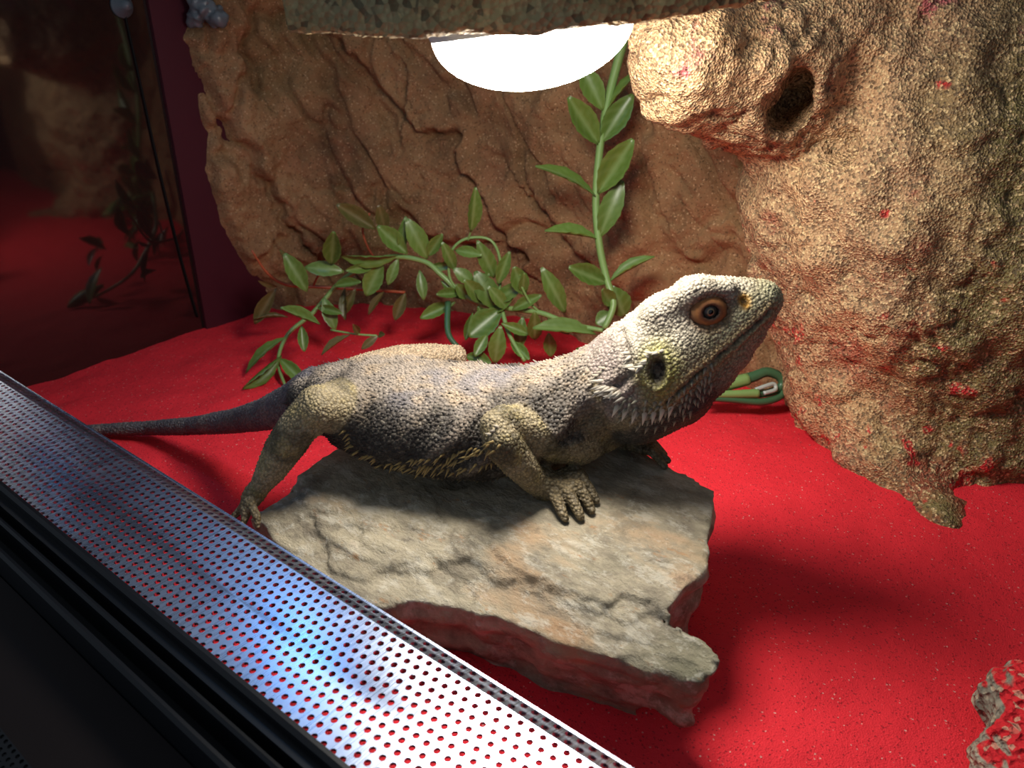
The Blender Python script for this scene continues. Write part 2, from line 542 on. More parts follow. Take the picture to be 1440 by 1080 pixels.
M = dict(sand=m_sand(), back=m_backrock(), outcrop=m_outcrop(), slate=m_slate(), grey=m_grey_rock(), ledge=m_ledge(),
         skin=m_skin(), spine=m_skin(False),
         leaf=m_leaf('green_leaf', (0.070, 0.135, 0.020), (0.165, 0.265, 0.050), (0.34, 0.46, 0.20)),
         leaf_red=m_leaf('red_edged_leaf', (0.06, 0.10, 0.02), (0.17, 0.10, 0.035), (0.30, 0.22, 0.10)),
         stem=m_plain('green_stem', (0.20, 0.33, 0.10), 0.4),
         stem_red=m_plain('red_brown_stem', (0.36, 0.08, 0.03), 0.45),
         stem_dark=m_plain('dark_green_stem', (0.05, 0.13, 0.06), 0.3),
         black=m_plain('black_plastic', (0.004, 0.005, 0.007), 0.40, 0.25),
         blackmat=m_plain('black_board', (0.012, 0.008, 0.009), 0.7, 0.2),
         maroon=m_plain('maroon_trim', (0.060, 0.006, 0.014), 0.6, 0.3),
         cable=m_plain('black_cable', (0.004, 0.004, 0.004), 0.7, 0.2),
         cup=m_plain('grey_plastic', (0.10, 0.12, 0.14), 0.4, 0.5),
         film=m_plain('pale_film', (0.11, 0.125, 0.14), 0.3, 0.6),
         tie=m_plain('clear_tie', (0.45, 0.50, 0.45), 0.2, 0.7),
         shell=m_plain('frosted_shell', (0.62, 0.62, 0.64), 0.4, 0.5),
         bulb=m_emit('lit_bulb', (1.0, 0.955, 0.87), LAMP_STRENGTH),
         led=m_emit('lit_led', (0.14, 0.44, 1.0), LED_STRENGTH),
         steel=m_steel(), glass=m_glass_wall())

# ================================================================== the setting
XL, XR, YF, YB = -54.0, 36.0, 7.8, 48.0
def struct(name, vf, mat, label, smooth_shade=False):
    o = solo(name, vf[0], vf[1], mat, None, None, smooth_shade)
    o['kind'] = 'structure'; o['label'] = label
    return o

struct('floor', box(XL, XR, YF, YB, -2.2, -1.6), M['blackmat'], 'black base plate of the terrarium under the sand')
struct('wall_left', box(XL - 0.6, XL, YF, YB, -2.2, 33), M['glass'], 'dark reflecting glass side pane of the terrarium')
struct('wall_back', box(XL - 0.6, XR + 0.6, YB, YB + 0.6, -2.2, 33), M['blackmat'], 'dark back pane behind the sandy rock background')
struct('wall_right', box(XR, XR + 0.6, YF, YB, -2.2, 33), M['glass'], 'dark glass side pane beside the rock outcrop')
struct('trim_1', box(XL + 0.02, XL + 0.35, 29.3, 38, -1.5, 33), M['maroon'], 'dark maroon corner trim between glass and rock background')
struct('baseboard_front', box(XL, XR, YF - 0.2, YF + 0.35, -2.2, 4.35), M['black'], 'black front board under the perforated strip')

# sand: a gently uneven bed
def sand_z(X, Y):
    P = np.stack([X, Y, np.zeros_like(X)], -1)
    z = 0.32 * fbm(P, 0.11, 3) + 0.07 * fbm(P, 0.6, 3) + 0.02 * fbm(P, 2.2, 2)
    z += 0.7 * smooth(30, 45, Y) * smooth(-20, -50, X) * 0.6
    return z
xs = np.arange(XL + 0.03, XR, 0.3); ys = np.arange(YF + 0.4, YB, 0.3)
GX, GY = np.meshgrid(xs, ys, indexing='ij')
SV = np.stack([GX, GY, sand_z(GX, GY)], -1).reshape(-1, 3)
nx, ny = GX.shape
I = np.arange(nx * ny).reshape(nx, ny)
SQ = np.stack([I[:-1, :-1], I[1:, :-1], I[1:, 1:], I[:-1, 1:]], -1).reshape(-1, 4)
so = link('red_sand', mesh_from('red_sand', SV, SQ), M['sand'])
so['kind'] = 'stuff'; so['label'] = 'loose bright red sand covering the terrarium floor'; so['category'] = 'sand'

# ================================================================== rock background (curtain wrapped round the back corner)
plan = np.array([(-53.7, 30.6), (-52.6, 36.0), (-49.5, 40.2), (-45.0, 43.4), (-38, 45.2), (-30, 46.0), (-23, 46.4), (-17, 46.0), (-12, 44.8), (-8, 44), (0, 44.5), (12, 45.5), (22, 47)])
seg = np.r_[0, np.cumsum(np.linalg.norm(np.diff(plan, axis=0), axis=1))]
HB = 0.16
ss = np.arange(0, seg[-1], HB); zz = np.arange(-1.2, 29, HB)
px_, py_ = np.interp(ss, seg, plan[:, 0]), np.interp(ss, seg, plan[:, 1])
ker = np.hanning(31); ker /= ker.sum()
px_ = np.convolve(np.pad(px_, 15, 'edge'), ker, 'valid'); py_ = np.convolve(np.pad(py_, 15, 'edge'), ker, 'valid')
tx, ty = np.gradient(px_), np.gradient(py_); tl = np.hypot(tx, ty); nxn, nyn = ty / tl, -tx / tl
S2, Z2 = np.meshgrid(ss, zz, indexing='ij')
BX = np.repeat(px_[:, None], len(zz), 1); BY = np.repeat(py_[:, None], len(zz), 1)
NX = np.repeat(nxn[:, None], len(zz), 1); NY = np.repeat(nyn[:, None], len(zz), 1)
def to_sz(px, py):
    """where the ray through a pixel meets the curtain, as (s, z)"""
    d = ray(px, py); best = None
    for i in range(len(ss)):
        q = np.array([px_[i], py_[i]]); t = (q @ d[:2]) / (d[:2] @ d[:2])
        e = np.linalg.norm(d[:2] * t - q)
        if best is None or e < best[0]: best = (e, ss[i], CAMZ + d[2] * t)
    return best[1], best[2]
P3 = np.stack([BX, BY, Z2], -1)
warp = np.stack([S2 + 1.2 * fbm(P3, 0.25, 2), Z2 + 1.2 * fbm(P3, 0.25, 2, off=9.1), 0 * S2], -1)
PT = P3 + np.stack([0.0 * S2, 0 * S2, 0 * S2], -1)
PT = np.stack([BX + 0.55 * Z2, BY, 0.45 * Z2], -1)          # relief leans with the strata
disp = 0.8 * fbm(P3, 0.15, 3) + 0.30 * fbm(P3, 0.55, 4) + 0.07 * fbm(P3, 2.2, 3)
rd1 = 1 - np.abs(fbm(PT, 0.22, 3, off=1.7)); disp -= 0.75 * smooth(0.80, 1.0, rd1)
rd2 = 1 - np.abs(fbm(PT, 0.55, 3, off=6.1)); disp -= 0.30 * smooth(0.80, 1.0, rd2) * smooth(-0.1, 0.4, fbm(P3, 0.2, 2, off=3))
wn = 0.55 * fbm(P3, 0.7, 3)
cracks = [  # pixel polylines of the main crevices: (points, depth, width, step)
    ([(480, 60), (520, 110), (560, 150), (600, 185), (650, 190), (655, 240), (690, 275), (710, 330), (740, 370)], 0.8, 0.34, 0.75),
    ([(285, 120), (330, 190), (370, 255), (400, 300), (435, 345)], 0.9, 0.40, 0.7),
    ([(560, 60), (575, 110), (570, 170)], 0.4, 0.25, 0.3),
    ([(735, 260), (770, 300), (800, 345), (850, 380)], 0.7, 0.35, 0.5),
    ([(1075, 275), (1082, 310), (1078, 355)], 0.7, 0.22, 0.2),
    ([(1035, 240), (1045, 270), (1010, 310)], 0.4, 0.22, 0.2),
    ([(600, 330), (640, 345), (690, 345)], 0.8, 0.5, 0.5),
    ([(350, 20), (345, 80), (365, 120)], 0.7, 0.45, -0.5),
    ([(790, 120), (770, 145), (730, 135)], 0.3, 0.2, 0.25),
    ([(1100, 470), (1110, 500), (1125, 520)], 1.2, 0.7, 0.0),
    ([(385, 340), (400, 365), (440, 380)], 0.3, 0.25, 0.3)]
for pts, dep, wid, stp in cracks:
    cp = [to_sz(*p) for p in pts]
    d, sd = dist_poly(S2 + wn, Z2 + 0.8 * wn[::-1], cp)
    disp -= dep * np.exp(-(d / wid) ** 2)
    disp += stp * sd * np.exp(-d / 1.8) * smooth(0, 0.25, d)
disp = np.minimum(disp, 1.7)
edge = smooth(0, 1.3, S2 - 0.5 - 0.6 * fbm(P3, 0.5, 3) - 3.6 * smooth(9, 0, Z2))
out = 0.6 + disp
VX = BX + NX * out; VY = BY + NY * out
keep_x = XL + 0.1
# ragged left edge falls back to the wall
VX = np.where(edge < 1, keep_x + (VX - keep_x) * edge, VX); VY = VY + (1 - edge) * 0.4
BV = np.stack([VX, np.minimum(VY, YB - 0.05), Z2], -1).reshape(-1, 3)
m, n = S2.shape
I = np.arange(m * n).reshape(m, n)
BQ = np.stack([I[:-1, :-1], I[1:, :-1], I[1:, 1:], I[:-1, 1:]], -1).reshape(-1, 4)
ok = (edge.reshape(-1)[BQ].max(1) > 0.02)
solo('rock_background', BV, BQ[ok], M['back'], 'brown sand-coated moulded rock background with deep cracks', 'rock wall')

# ================================================================== rock outcrop on the right
def W(lat, hf, z): return FH * hf + RH * lat + UPV * z
def ball(px, py, hf, rpx, r2=None, dx=0.01):
    p = at(px, py, hf); r = rpx * cmpx(hf)
    return Seg(p, p + np.array([dx, 0, 0]), r, r)
def cap(p1, p2):
    a, b = at(*p1[:3]), at(*p2[:3])
    return Seg(a, b, p1[3] * cmpx(p1[2]), p2[3] * cmpx(p2[2]))
og = [(0, [cap((1300, 560, 41, 165), (1300, 300, 43, 190))]),
      (3.0, [cap((1420, 520, 42, 190), (1420, 200, 44, 230))]),
      (3.0, [cap((1290, 300, 43, 190), (1240, 60, 44, 170))]),
      (3.0, [cap((1150, 420, 44.5, 20), (1160, 600, 41.5, 34))]),
      (2.2, [cap((1180, 560, 40.0, 55), (1215, 630, 37.0, 45))]),
      (1.6, [cap((1250, 640, 36.5, 50), (1300, 715, 33.2, 34))]),
      (1.0, [cap((1300, 715, 33.2, 34), (1318, 748, 31.6, 20))]),
      (0.8, [cap((1318, 748, 31.6, 20), (1350, 725, 32.6, 18))]),
      (2.0, [cap((1400, 600, 39, 100), (1440, 600, 39, 100))]),
      (1.6, [cap((985, 70, 37.6, 72), (1050, 70, 39, 86))]), (1.2, [cap((985, 112, 38.0, 60), (1070, 128, 39.4, 66))]),
      (1.0, [cap((948, 36, 37.4, 46), (952, 88, 37.2, 46))]),
      (1.6, [cap((1060, 90, 39.5, 76), (1160, 30, 40.5, 70))]),
      (1.2, [cap((1185, 40, 40, 46), (1230, 10, 40, 50))]),
      (2.0, [cap((1060, 60, 41, 100), (1250, -60, 43, 120))]),
      (2.0, [cap((1080, 170, 43, 46), (1180, 260, 43, 80))]),
      (2.5, [cap((1380, 120, 42.5, 120), (1500, 60, 43, 160))]),
      (2.5, [cap((1560, 300, 44, 220), (1700, 200, 45, 240))]),
      (2.5, [cap((1560, 560, 42, 150), (1680, 560, 43, 160))])]
hole1 = [(at(1116, 142, h_), 0.5 + 0.1 * math.sin(h_ * 2)) for h_ in np.arange(34.5, 41, 0.5)] + [(at(1104, 158, h_), 0.55) for h_ in np.arange(34.5, 40, 0.5)] + [(at(1122, 126, h_), 0.5) for h_ in np.arange(34.5, 40, 0.5)]
hole1 += [(at(1190, 212, 37.6), 0.7), (at(1215, 680, 33.6), 0.5), (at(1330, 690, 32.0), 0.7)]
def opost(P, f):
    for c, r in hole1:
        d = r - np.linalg.norm(P - c, axis=1)
        f = -smin(-f, -d, 0.8)
    return f
OV, OQ = mesh_sdf(og, 0.22, post=opost)
keep = (OV[OQ].min(1)[:, 2] > -0.6) & (OV[OQ].max(1)[:, 1] < YB) & (OV[OQ].max(1)[:, 2] < 31)
N = vnormals(OV, OQ)
rough = 0.60 * fbm(OV, 0.26, 3) + 0.24 * fbm(OV, 0.8, 3) + 0.06 * fbm(OV, 2.4, 3)
rid = 1 - np.abs(fbm(OV, 0.38, 3, off=4.4)); rough -= 0.22 * smooth(0.90, 1.0, rid)
OV = OV + N * rough[:, None]
used = np.unique(OQ[keep]); rm = np.full(len(OV), -1); rm[used] = np.arange(len(used))
solo('rock_outcrop', OV[used], rm[OQ[keep]], M['outcrop'], 'tall gritty sandstone-like outcrop dusted with red sand at its foot', 'rock')

# ================================================================== slate slab
def rock_plane(X, Y): return 4.35 + 0.12 * (Y - 19.0)
def on_plane(px, py):
    d = ray(px, py)
    t = (4.35 - 0.12 * 19 - CAMZ) / (d[2] - 0.12 * d[1])
    return np.array([0, 0, CAMZ]) + d * t
top_px = [(352, 722), (372, 700), (430, 650), (478, 616), (520, 590), (620, 568), (760, 575), (850, 612), (900, 626), (950, 655), (985, 677), (1004, 690), (1008, 712),
          (1000, 760), (990, 800), (962, 832), (942, 852), (952, 868), (992, 890), (1014, 912), (1012, 936), (985, 948), (955, 940),
          (925, 925), (880, 915), (800, 890), (740, 866), (700, 850), (668, 845), (640, 832), (590, 826), (540, 836), (490, 826), (440, 800), (400, 765), (372, 742)]
TP = np.array([on_plane(*p)[:2] for p in top_px])
def poly_sd(X, Y, poly):
    d, _ = dist_poly(X, Y, [tuple(p) for p in poly] + [tuple(poly[0])])
    ins = np.zeros(X.shape, bool)
    for (ax, ay), (bx, by) in zip(poly, np.roll(poly, -1, 0)):
        c = ((ay > Y) != (by > Y)) & (X < (bx - ax) * (Y - ay) / (by - ay + 1e-12) + ax)
        ins ^= c
    return np.where(ins, -d, d)
RS = 0.13
lo = np.array([TP[:, 0].min() - 1, TP[:, 1].min() - 1.2, -1.4]); hi = np.array([TP[:, 0].max() + 1, TP[:, 1].max() + 1, 6.6])
nn = np.ceil((hi - lo) / RS).astype(int)
gx, gy, gz = [lo[k] + np.arange(nn[k]) * RS for k in range(3)]
X2, Y2 = np.meshgrid(gx, gy, indexing='ij')
P2 = np.stack([X2, Y2, 0 * X2], -1)
D2 = poly_sd(X2 + 0.12 * fbm(P2, 1.0, 3), Y2 + 0.12 * fbm(P2, 1.0, 3, off=5), TP)
lay = fbm(P2, 0.16, 4, off=2.0)
front = smooth(3.2, 0.0, -D2) * smooth(19.5, 17.0, Y2 + 0.18 * (X2 + 15) * -1)       # thin layers broken off along the front rim
T2 = rock_plane(X2, Y2) + 0.05 * fbm(P2, 0.5, 3)
for thr, hgt in ((0.28, 0.16), (0.05, 0.13), (-0.2, 0.16)):
    T2 -= hgt * smooth(-0.012, 0.012, thr - 0.36 + 0.30 - lay * 0.9 + 0.75 * front - 0.36)
T2 -= 0.22 * smooth(0.55, 0.60, front + 0.3 * fbm(P2, 0.7, 3, off=7))
T2 -= 0.9 * smooth(-24.0, -28.0, X2)
X3, Y3, Z3 = np.meshgrid(gx, gy, gz, indexing='ij')
P3g = np.stack([X3, Y3, Z3], -1)
inset = 0.42 * (T2[:, :, None] - Z3) * (0.25 + 0.5 * smooth(24, 16, Y3)) + 0.30 * np.sin(Z3 * 4.2 + 2 * vnoise(P3g * 0.4)) * 0.25
sidew = D2[:, :, None] + np.clip(inset, 0, 1.2) + 0.16 * vnoise(P3g * np.array([0.8, 0.8, 2.2])) * smooth(0, 0.5, T2[:, :, None] - Z3)
F3 = np.maximum(np.maximum(sidew, (Z3 - T2[:, :, None]) * 0.9), -(Z3 + 0.9))
RV, RQ = surface_nets(F3.astype(np.float32), lo, RS)
N = vnormals(RV, RQ)
RV = RV + N * (0.05 * fbm(RV, 1.6, 3))[:, None] * (1 - 0.7 * smooth(0.7, 0.95, N[:, 2]))[:, None]
solo('slate_slab', RV, RQ, M['slate'], 'thick grey and tan slate slab lying on the red sand', 'rock')
slab_bvh = BVHTree.FromPolygons([tuple(v) for v in RV], [tuple(int(i) for i in q) for q in RQ])
def slab_top(x, y, default=0.3):
    h = slab_bvh.ray_cast(Vector((x, y, 20)), Vector((0, 0, -1)))
    return h[0][2] if h[0] is not None else default

# small grit-coated rock in the foreground corner
c0 = at_z(1440, 1075, 0.4)
gg = [(0, [Seg(c0 + RH * 0.1, c0 + RH * 2.6 + FH * 0.4, 1.5, 1.9)]), (0.8, [Seg(c0 + FH * 1.7 + RH * 0.9 + UPV * .5, c0 + FH * 1.6 + RH * 3 + UPV * .4, 1.25, 1.7)]),
      (0.8, [Seg(c0 - FH * 1.8 + RH * -0.4, c0 - FH * 1.4 + RH * 2.5, 1.3, 1.8)])]
GV, GQ = mesh_sdf(gg, 0.13)
N = vnormals(GV, GQ)
GV = GV + N * (0.32 * fbm(GV, 0.7, 3) + 0.10 * fbm(GV, 2.6, 3))[:, None]
solo('grit_rock', GV, GQ, M['grey'], 'small rough grey rock with red sand heaped on top', 'rock')

# ================================================================== ledge in front of the lamp
def ledge():
    low = [(418, 48, 24.6), (560, 50, 24.3), (720, 45, 24.0), (860, 36, 24.0), (960, 24, 24.2), (1022, 10, 24.8)]
    P = [at(*p) for p in low]
    P += [P[-1] + RH * 2.2 + FH * 2.0 + UPV * 0.5, P[-1] + RH * 4.6 + FH * 5.0 + UPV * 0.9]
    P = np.array(P); s_ = np.r_[0, np.cumsum(np.linalg.norm(np.diff(P, axis=0), axis=1))]
    q = np.arange(0, s_[-1], 0.14)
    C = np.stack([np.interp(q, s_, P[:, k]) for k in range(3)], 1)
    T_ = np.gradient(C, axis=0); T_[:, 2] = 0; T_ /= np.linalg.norm(T_, axis=1)[:, None]
    for _ in range(25): T_[1:-1] = (T_[:-2] + T_[1:-1] * 2 + T_[2:]) / 4
    T_ /= np.linalg.norm(T_, axis=1)[:, None]
    S_ = np.cross(UPV, T_)                       # points away from the camera
    hw, hh, rr = 0.8, 4.2, 0.28
    sec = [(x, 0.0) for x in np.linspace(-hw + rr, hw - rr, 9)] + [(hw - 0.08, 0.08)] + [(hw, z) for z in np.linspace(rr, hh, 28)] + [(x, hh) for x in np.linspace(hw - .2, -hw + .2, 8)] + [(-hw, z) for z in np.linspace(hh, rr, 28)] + [(-hw + 0.08, 0.08)]
    V = np.array([[C[i] + S_[i] * x + UPV * z for x, z in sec] for i in range(len(C))]); n_, k_ = V.shape[:2]
    V = V.reshape(-1, 3); I_ = np.arange(n_ * k_).reshape(n_, k_); J_ = np.roll(I_, -1, 1)
    Q_ = np.stack([I_[:-1], I_[1:], J_[1:], J_[:-1]], -1).reshape(-1, 4)
    Nn = vnormals(V, Q_)
    V = V + Nn * (0.10 * fbm(V, 0.7, 3) + 0.05 * fbm(V, 3.5, 2))[:, None]
    Fc = [tuple(int(a) for a in q_) for q_ in Q_] + [tuple(range(k_)), tuple(range((n_ - 1) * k_, n_ * k_))[::-1]]
    return V, Fc
LV, LQ = ledge()
solo('rock_ledge', LV, LQ, M['ledge'], 'sand-coated grey-brown ledge hanging in front of the lit bulb', 'ledge')

# ================================================================== lamps
def place(V, origin, axis):
    """stand a lathe (axis +z) at origin with its z along axis"""
    z = np.asarray(axis, float); z /= np.linalg.norm(z)
    x = np.cross([0, 1, 0], z); x /= np.linalg.norm(x); y = np.cross(z, x)
    return np.asarray(V) @ np.stack([x, y, z]) + origin
LC = at(748, 38, 29.2)
ax_up = UPV * 1.0 - RH * 0.14
lamp = thing('basking_lamp', 'white glowing reflector bulb hanging behind the sand-coated ledge', 'lamp', LC)
prof = [(3.45, 0.0)] + [(3.45 * math.cos(a), -2.0 * math.sin(a)) for a in np.linspace(0.05, math.pi / 2 - 0.001, 14)]
v, f = lathe(prof); link('lit_face', mesh_from('lit_face', place(v, LC, ax_up), f), M['bulb'], lamp)
prof = [(3.47, -0.02), (3.55, 0.22), (3.52, 0.5), (3.2, 1.8), (2.6, 3.4), (1.9, 4.4), (1.7, 5.2)]
v, f = lathe(prof); link('reflector_shell', mesh_from('reflector_shell', place(v, LC, ax_up), f), M['shell'], lamp)
prof = [(0.01, 5.0), (2.0, 5.0), (2.2, 6), (2.2, 8.0), (1.8, 8.6), (0.01, 8.6)]
v, f = lathe(prof, 32); link('socket', mesh_from('socket', place(v, LC, ax_up), f), M['black'], lamp)
v, f = tube([LC + ax_up * 8.4, LC + ax_up * 9.4 + UPV * .3, np.array([LC[0] - 1.0, LC[1], 31.6])], 0.3); link('cable', mesh_from('cable', v, f), M['cable'], lamp)

LD = W(-13.6, 39.2, 26.0)
led = thing('led_spot', 'small blue-white led spot hanging from the crossbar', 'lamp', LD)
v, f = lathe([(0.01, 0.0), (0.9, 0.0)], 24); link('lens', mesh_from('lens', place(v, LD, UPV), [q[::-1] for q in f]), M['led'], led)
v, f = lathe([(0.91, -0.1), (1.15, -0.1), (1.15, 1.6), (0.8, 2.6), (0.01, 2.6)], 24); link('housing', mesh_from('housing', place(v, LD, UPV), f), M['black'], led)
v, f = tube([LD + UPV * 2.4, LD + UPV * 4.2, LD + UPV * 5.8], 0.25); link('hanger', mesh_from('hanger', v, f), M['black'], led)
for nm, y in (('trim_2', LC[1]), ('trim_3', LD[1])):
    struct(nm, box(XL, XR, y - 0.8, y + 0.8, 31.5, 32.6), M['black'], 'black crossbar of the terrarium hood carrying a lamp')

# ================================================================== perforated strip and door track
def perforated(x0, x1, p, rows, A, U, hole=0.275):
    """rows of holes; A = outer start corner (y,z), U = unit row direction (dy,dz)"""
    V, Fc = [], []
    rh = p * 0.9; ncol = int((x1 - x0) / p); th = 0.10
    nrm = np.array([0, U[1], -U[0]]); nrm = -nrm if nrm[2] < 0 else nrm
    K = 12; ang = np.arange(K) * 2 * math.pi / K + math.pi / K
    mx = np.maximum(np.abs(np.cos(ang)), np.abs(np.sin(ang)))
    sqx, sqy = np.cos(ang) / mx * 0.5, np.sin(ang) / mx * 0.5
    for r in range(rows):
        for c in range(ncol):
            cx = x0 + (c + 0.5 + 0.5 * (r % 2)) * p; cr = (r + 0.5) * rh
            b = len(V)
            for k in range(K):
                q = cr + sqy[k] * rh
                V.append((cx + sqx[k] * p, A[0] + U[0] * q, A[1] + U[1] * q))
            for k in range(K):
                q = cr + math.sin(ang[k]) * p * hole
                V.append((cx + math.cos(ang[k]) * p * hole, A[0] + U[0] * q, A[1] + U[1] * q))
            for k in range(K):
                y = V[b + K + k]; V.append((y[0], y[1] - nrm[1] * th, y[2] - nrm[2] * th))
            for k in range(K):
                k2 = (k + 1) % K
                Fc.append((b + k, b + k2, b + K + k2, b + K + k))
                Fc.append((b + K + k, b + K + k2, b + 2 * K + k2, b + 2 * K + k))
    return V, Fc
STRZ = 4.5
strip = thing('perforated_strip', 'long perforated steel ventilation strip along the terrarium front', 'vent strip', (-14, 10.4, 4.4))
PP = 0.385
v, f = perforated(XL + 0.3, 14, PP, 12, (8.15, STRZ), (1.0, 0.0))
o = link('perforated_sheet', mesh_from('perforated_sheet', v, f, False), M['steel'], strip)
yin = 8.15 + 12 * PP * 0.9
v, f = perforated(XL + 0.3, 14, PP, 2, (yin, STRZ), (0.93, -0.37), 0.30)
link('bent_lip', mesh_from('bent_lip', v, f, False), M['steel'], strip)
lipy, lipz = yin + 2 * PP * 0.9 * 0.93, STRZ - 2 * PP * 0.9 * 0.37
v, f = box(XL + 0.3, 14, lipy - 0.02, lipy + 0.06, lipz - 0.5, lipz + 0.02)
link('folded_edge', mesh_from('folded_edge', v, f, False), M['steel'], strip)

track = thing('door_track', 'black double-grooved sliding door track below the perforated strip', 'track', (-14, 7, 3.5))
def extrude(prof, x0, x1):
    n = len(prof)
    V = [(x, y, z) for x in (x0, x1) for y, z in prof]
    Fc = [(i, (i + 1) % n, n + (i + 1) % n, n + i) for i in range(n)] + [tuple(range(n))[::-1], tuple(range(n, 2 * n))]
    return V, Fc
v, f = extrude([(8.25, 4.62), (8.1, 4.66), (7.95, 4.6), (7.9, 3.6), (7.3, 3.6), (7.3, 2.6), (8.25, 2.6)], XL, 14)
link('back_flange', mesh_from('back_flange', v, f, False), M['black'], track)
v, f = extrude([(7.32, 4.25), (7.22, 4.3), (7.12, 4.25), (7.1, 2.6), (7.35, 2.6)], XL, 14)
link('middle_rib', mesh_from('middle_rib', v, f, False), M['black'], track)
v, f = extrude([(6.62, 4.02), (6.5, 4.07), (6.38, 4.0), (6.32, 2.4), (7.2, 2.4), (7.2, 3.2), (6.64, 3.2)], XL, 14)
link('front_flange', mesh_from('front_flange', v, f, False), M['black'], track)
# lower front: dark board, and a holed strip modelled as the vent strip's reflection in glass
fb = thing('front_sill', 'dark brown-black sill board in front of the door track', 'sill', (-14, 4.5, 1.5))
v, f = extrude([(6.3, 2.9), (3.6, 2.2), (3.6, -2.2), (6.3, -2.2)], XL, 14)
link('sill_board', mesh_from('sill_board', v, f, False), m_plain('dark_sill', (0.010, 0.007, 0.007), 0.6, 0.12), fb)
v, f = perforated(XL, 14, 0.28, 4, (2.75, 2.05), (0.85, 0.15), 0.28)
link('strip_reflection', mesh_from('strip_reflection', v, f, False), M['black'], fb)
v, f = extrude([(2.74, 1.9), (2.55, 1.9), (2.5, -2.2), (2.74, -2.2)], XL, 14)
link('glass_edge', mesh_from('glass_edge', v, f, False), m_plain('dark_glass_edge', (0.008, 0.016, 0.018), 0.2, 0.6), fb)

# probe cable on the side pane
ca = thing('probe_cable', 'thin black probe cable hanging on the dark glass pane', 'cable', (XL + 0.3, 27, 0))
def on_left(px, py):
    d = ray(px, py); t = (XL + 0.12) / d[0]
    return np.array([0, 0, CAMZ]) + d * t
cpts = [on_left(*p) for p in [(150, -120), (165, -40), (176, 20), (196, 110), (220, 220), (245, 325), (262, 390), (278, 446)]]
v, f = tube(cpts, 0.07); link('wire', mesh_from('wire', v, f), M['cable'], ca)
c = on_left(172, 8)
v, f = lathe([(0.01, 0.0), (0.75, 0.02), (0.7, 0.12), (0.3, 0.5), (0.25, 0.8), (0.01, 0.85)], 20)
link('suction_cup', mesh_from('suction_cup', place(v, c - np.array([0.1, 0, 0]), (1, 0, 0)), f), M['cup'], ca)

# crumpled pale film on the top corner of the background
fc = at(283, 14, 58)
fg = [(0, [Seg(fc + np.array([0.2, -0.4, 0.5]), fc + np.array([.8, .4, -0.4]), 0.45, .55)]), (0.4, [Seg(fc + np.array([-.2, -.4, -.7]), fc + np.array([.5, .2, 1.3]), .35, .45)])]
FV, FQ = mesh_sdf(fg, 0.12); N = vnormals(FV, FQ)
FV = FV + N * (0.55 * np.abs(fbm(FV, 1.1, 3)))[:, None]
solo('crumpled_film', FV, FQ, M['film'], 'crumpled pale grey film wedged at the top of rock background', 'film')

# ================================================================== bearded dragon
SIDE = -FH                      # towards the camera-side flank
def chain(pts, tag, t0=0.0, t1=1.0):
    """pts: (px, py, hf, radius px)"""
    P = [at(p[0], p[1], p[2]) for p in pts]; r = [p[3] * cmpx(p[2]) for p in pts]
    n = len(pts) - 1
    return [Seg(P[i], P[i + 1], r[i], r[i + 1], tag=tag, t0=t0 + (t1 - t0) * i / n, t1=t0 + (t1 - t0) * (i + 1) / n) for i in range(n)]
def sweep(pts, tag):
    """pts: (px, py, hf, half width cm, half height cm)"""
    P = [at(p[0], p[1], p[2]) for p in pts]; n = len(pts) - 1; out = []
    for i in range(n):
        ax = P[min(i + 2, n)] - P[max(i - 1, 0)]
        sd = np.cross([0, 0, 1.0], ax); sd /= np.linalg.norm(sd)
        if sd @ SIDE < 0: sd = -sd
        out.append(Seg(P[i], P[i + 1], pts[i][3], pts[i + 1][3], pts[i][4], pts[i + 1][4], side=sd, tag=tag, t0=i / n, t1=(i + 1) / n))
    return out
BODY, HEAD, TAIL, LIMB, HAND, FARLIMB = 1, 2, 3, 4, 5, 6
body = sweep([(448, 560, 30.6, 1.35, 1.15), (480, 562, 30.4, 2.0, 1.5), (520, 570, 30.1, 2.7, 1.85), (570, 580, 29.8, 3.15, 2.1), (630, 588, 29.4, 3.3, 2.2), (690, 592, 29.0, 3.2, 2.15),
              (740, 587, 28.7, 2.8, 2.0), (785, 572, 28.5, 2.4, 1.85), (820, 556, 28.3, 1.95, 1.7), (850, 545, 28.1, 1.7, 1.6), (885, 535, 28.0, 1.7, 1.75)], BODY)
head = sweep([(878, 543, 28.0, 1.75, 1.95), (905, 528, 27.9, 2.25, 2.25), (935, 511, 27.8, 2.4, 2.3), (965, 492, 27.7, 2.1, 2.15), (995, 471, 27.6, 1.75, 1.85), (1025, 451, 27.5, 1.4, 1.45),
              (1052, 434, 27.4, 1.1, 1.02), (1068, 424, 27.35, .85, .72), (1074, 420, 27.3, .6, .55)], HEAD)
tailp = [(448, 560, 30.6, 38), (415, 568, 31.4, 31), (375, 582, 33.0, 23), (330, 592, 35.2, 17.5), (270, 599, 37.4, 13), (210, 602, 39.0, 10.5), (150, 604, 39.3, 8.5), (105, 606, 39.4, 7), (60, 609, 39.2, 5)]
tail = chain(tailp, TAIL)
near_hind = chain([(492, 572, 29.2, 36), (470, 570, 28.2, 34), (447, 573, 27.5, 31), (420, 600, 27.3, 28), (398, 632, 27.2, 27), (382, 660, 27.0, 22), (366, 684, 26.9, 15), (354, 700, 26.7, 13)], LIMB)
foot_h = chain([(356, 697, 26.7, 14), (346, 716, 26.3, 10)], HAND)
toes_h = [chain([(350, 706, 26.5, 8), (335, 720, 26.4, 6), (318, 738, 26.0, 4)], HAND), chain([(350, 708, 26.4, 8), (345, 728, 26.0, 6), (338, 748, 25.6, 4)], HAND), chain([(352, 706, 26.3, 7), (362, 728, 25.8, 6), (362, 742, 25.6, 4)], HAND)]
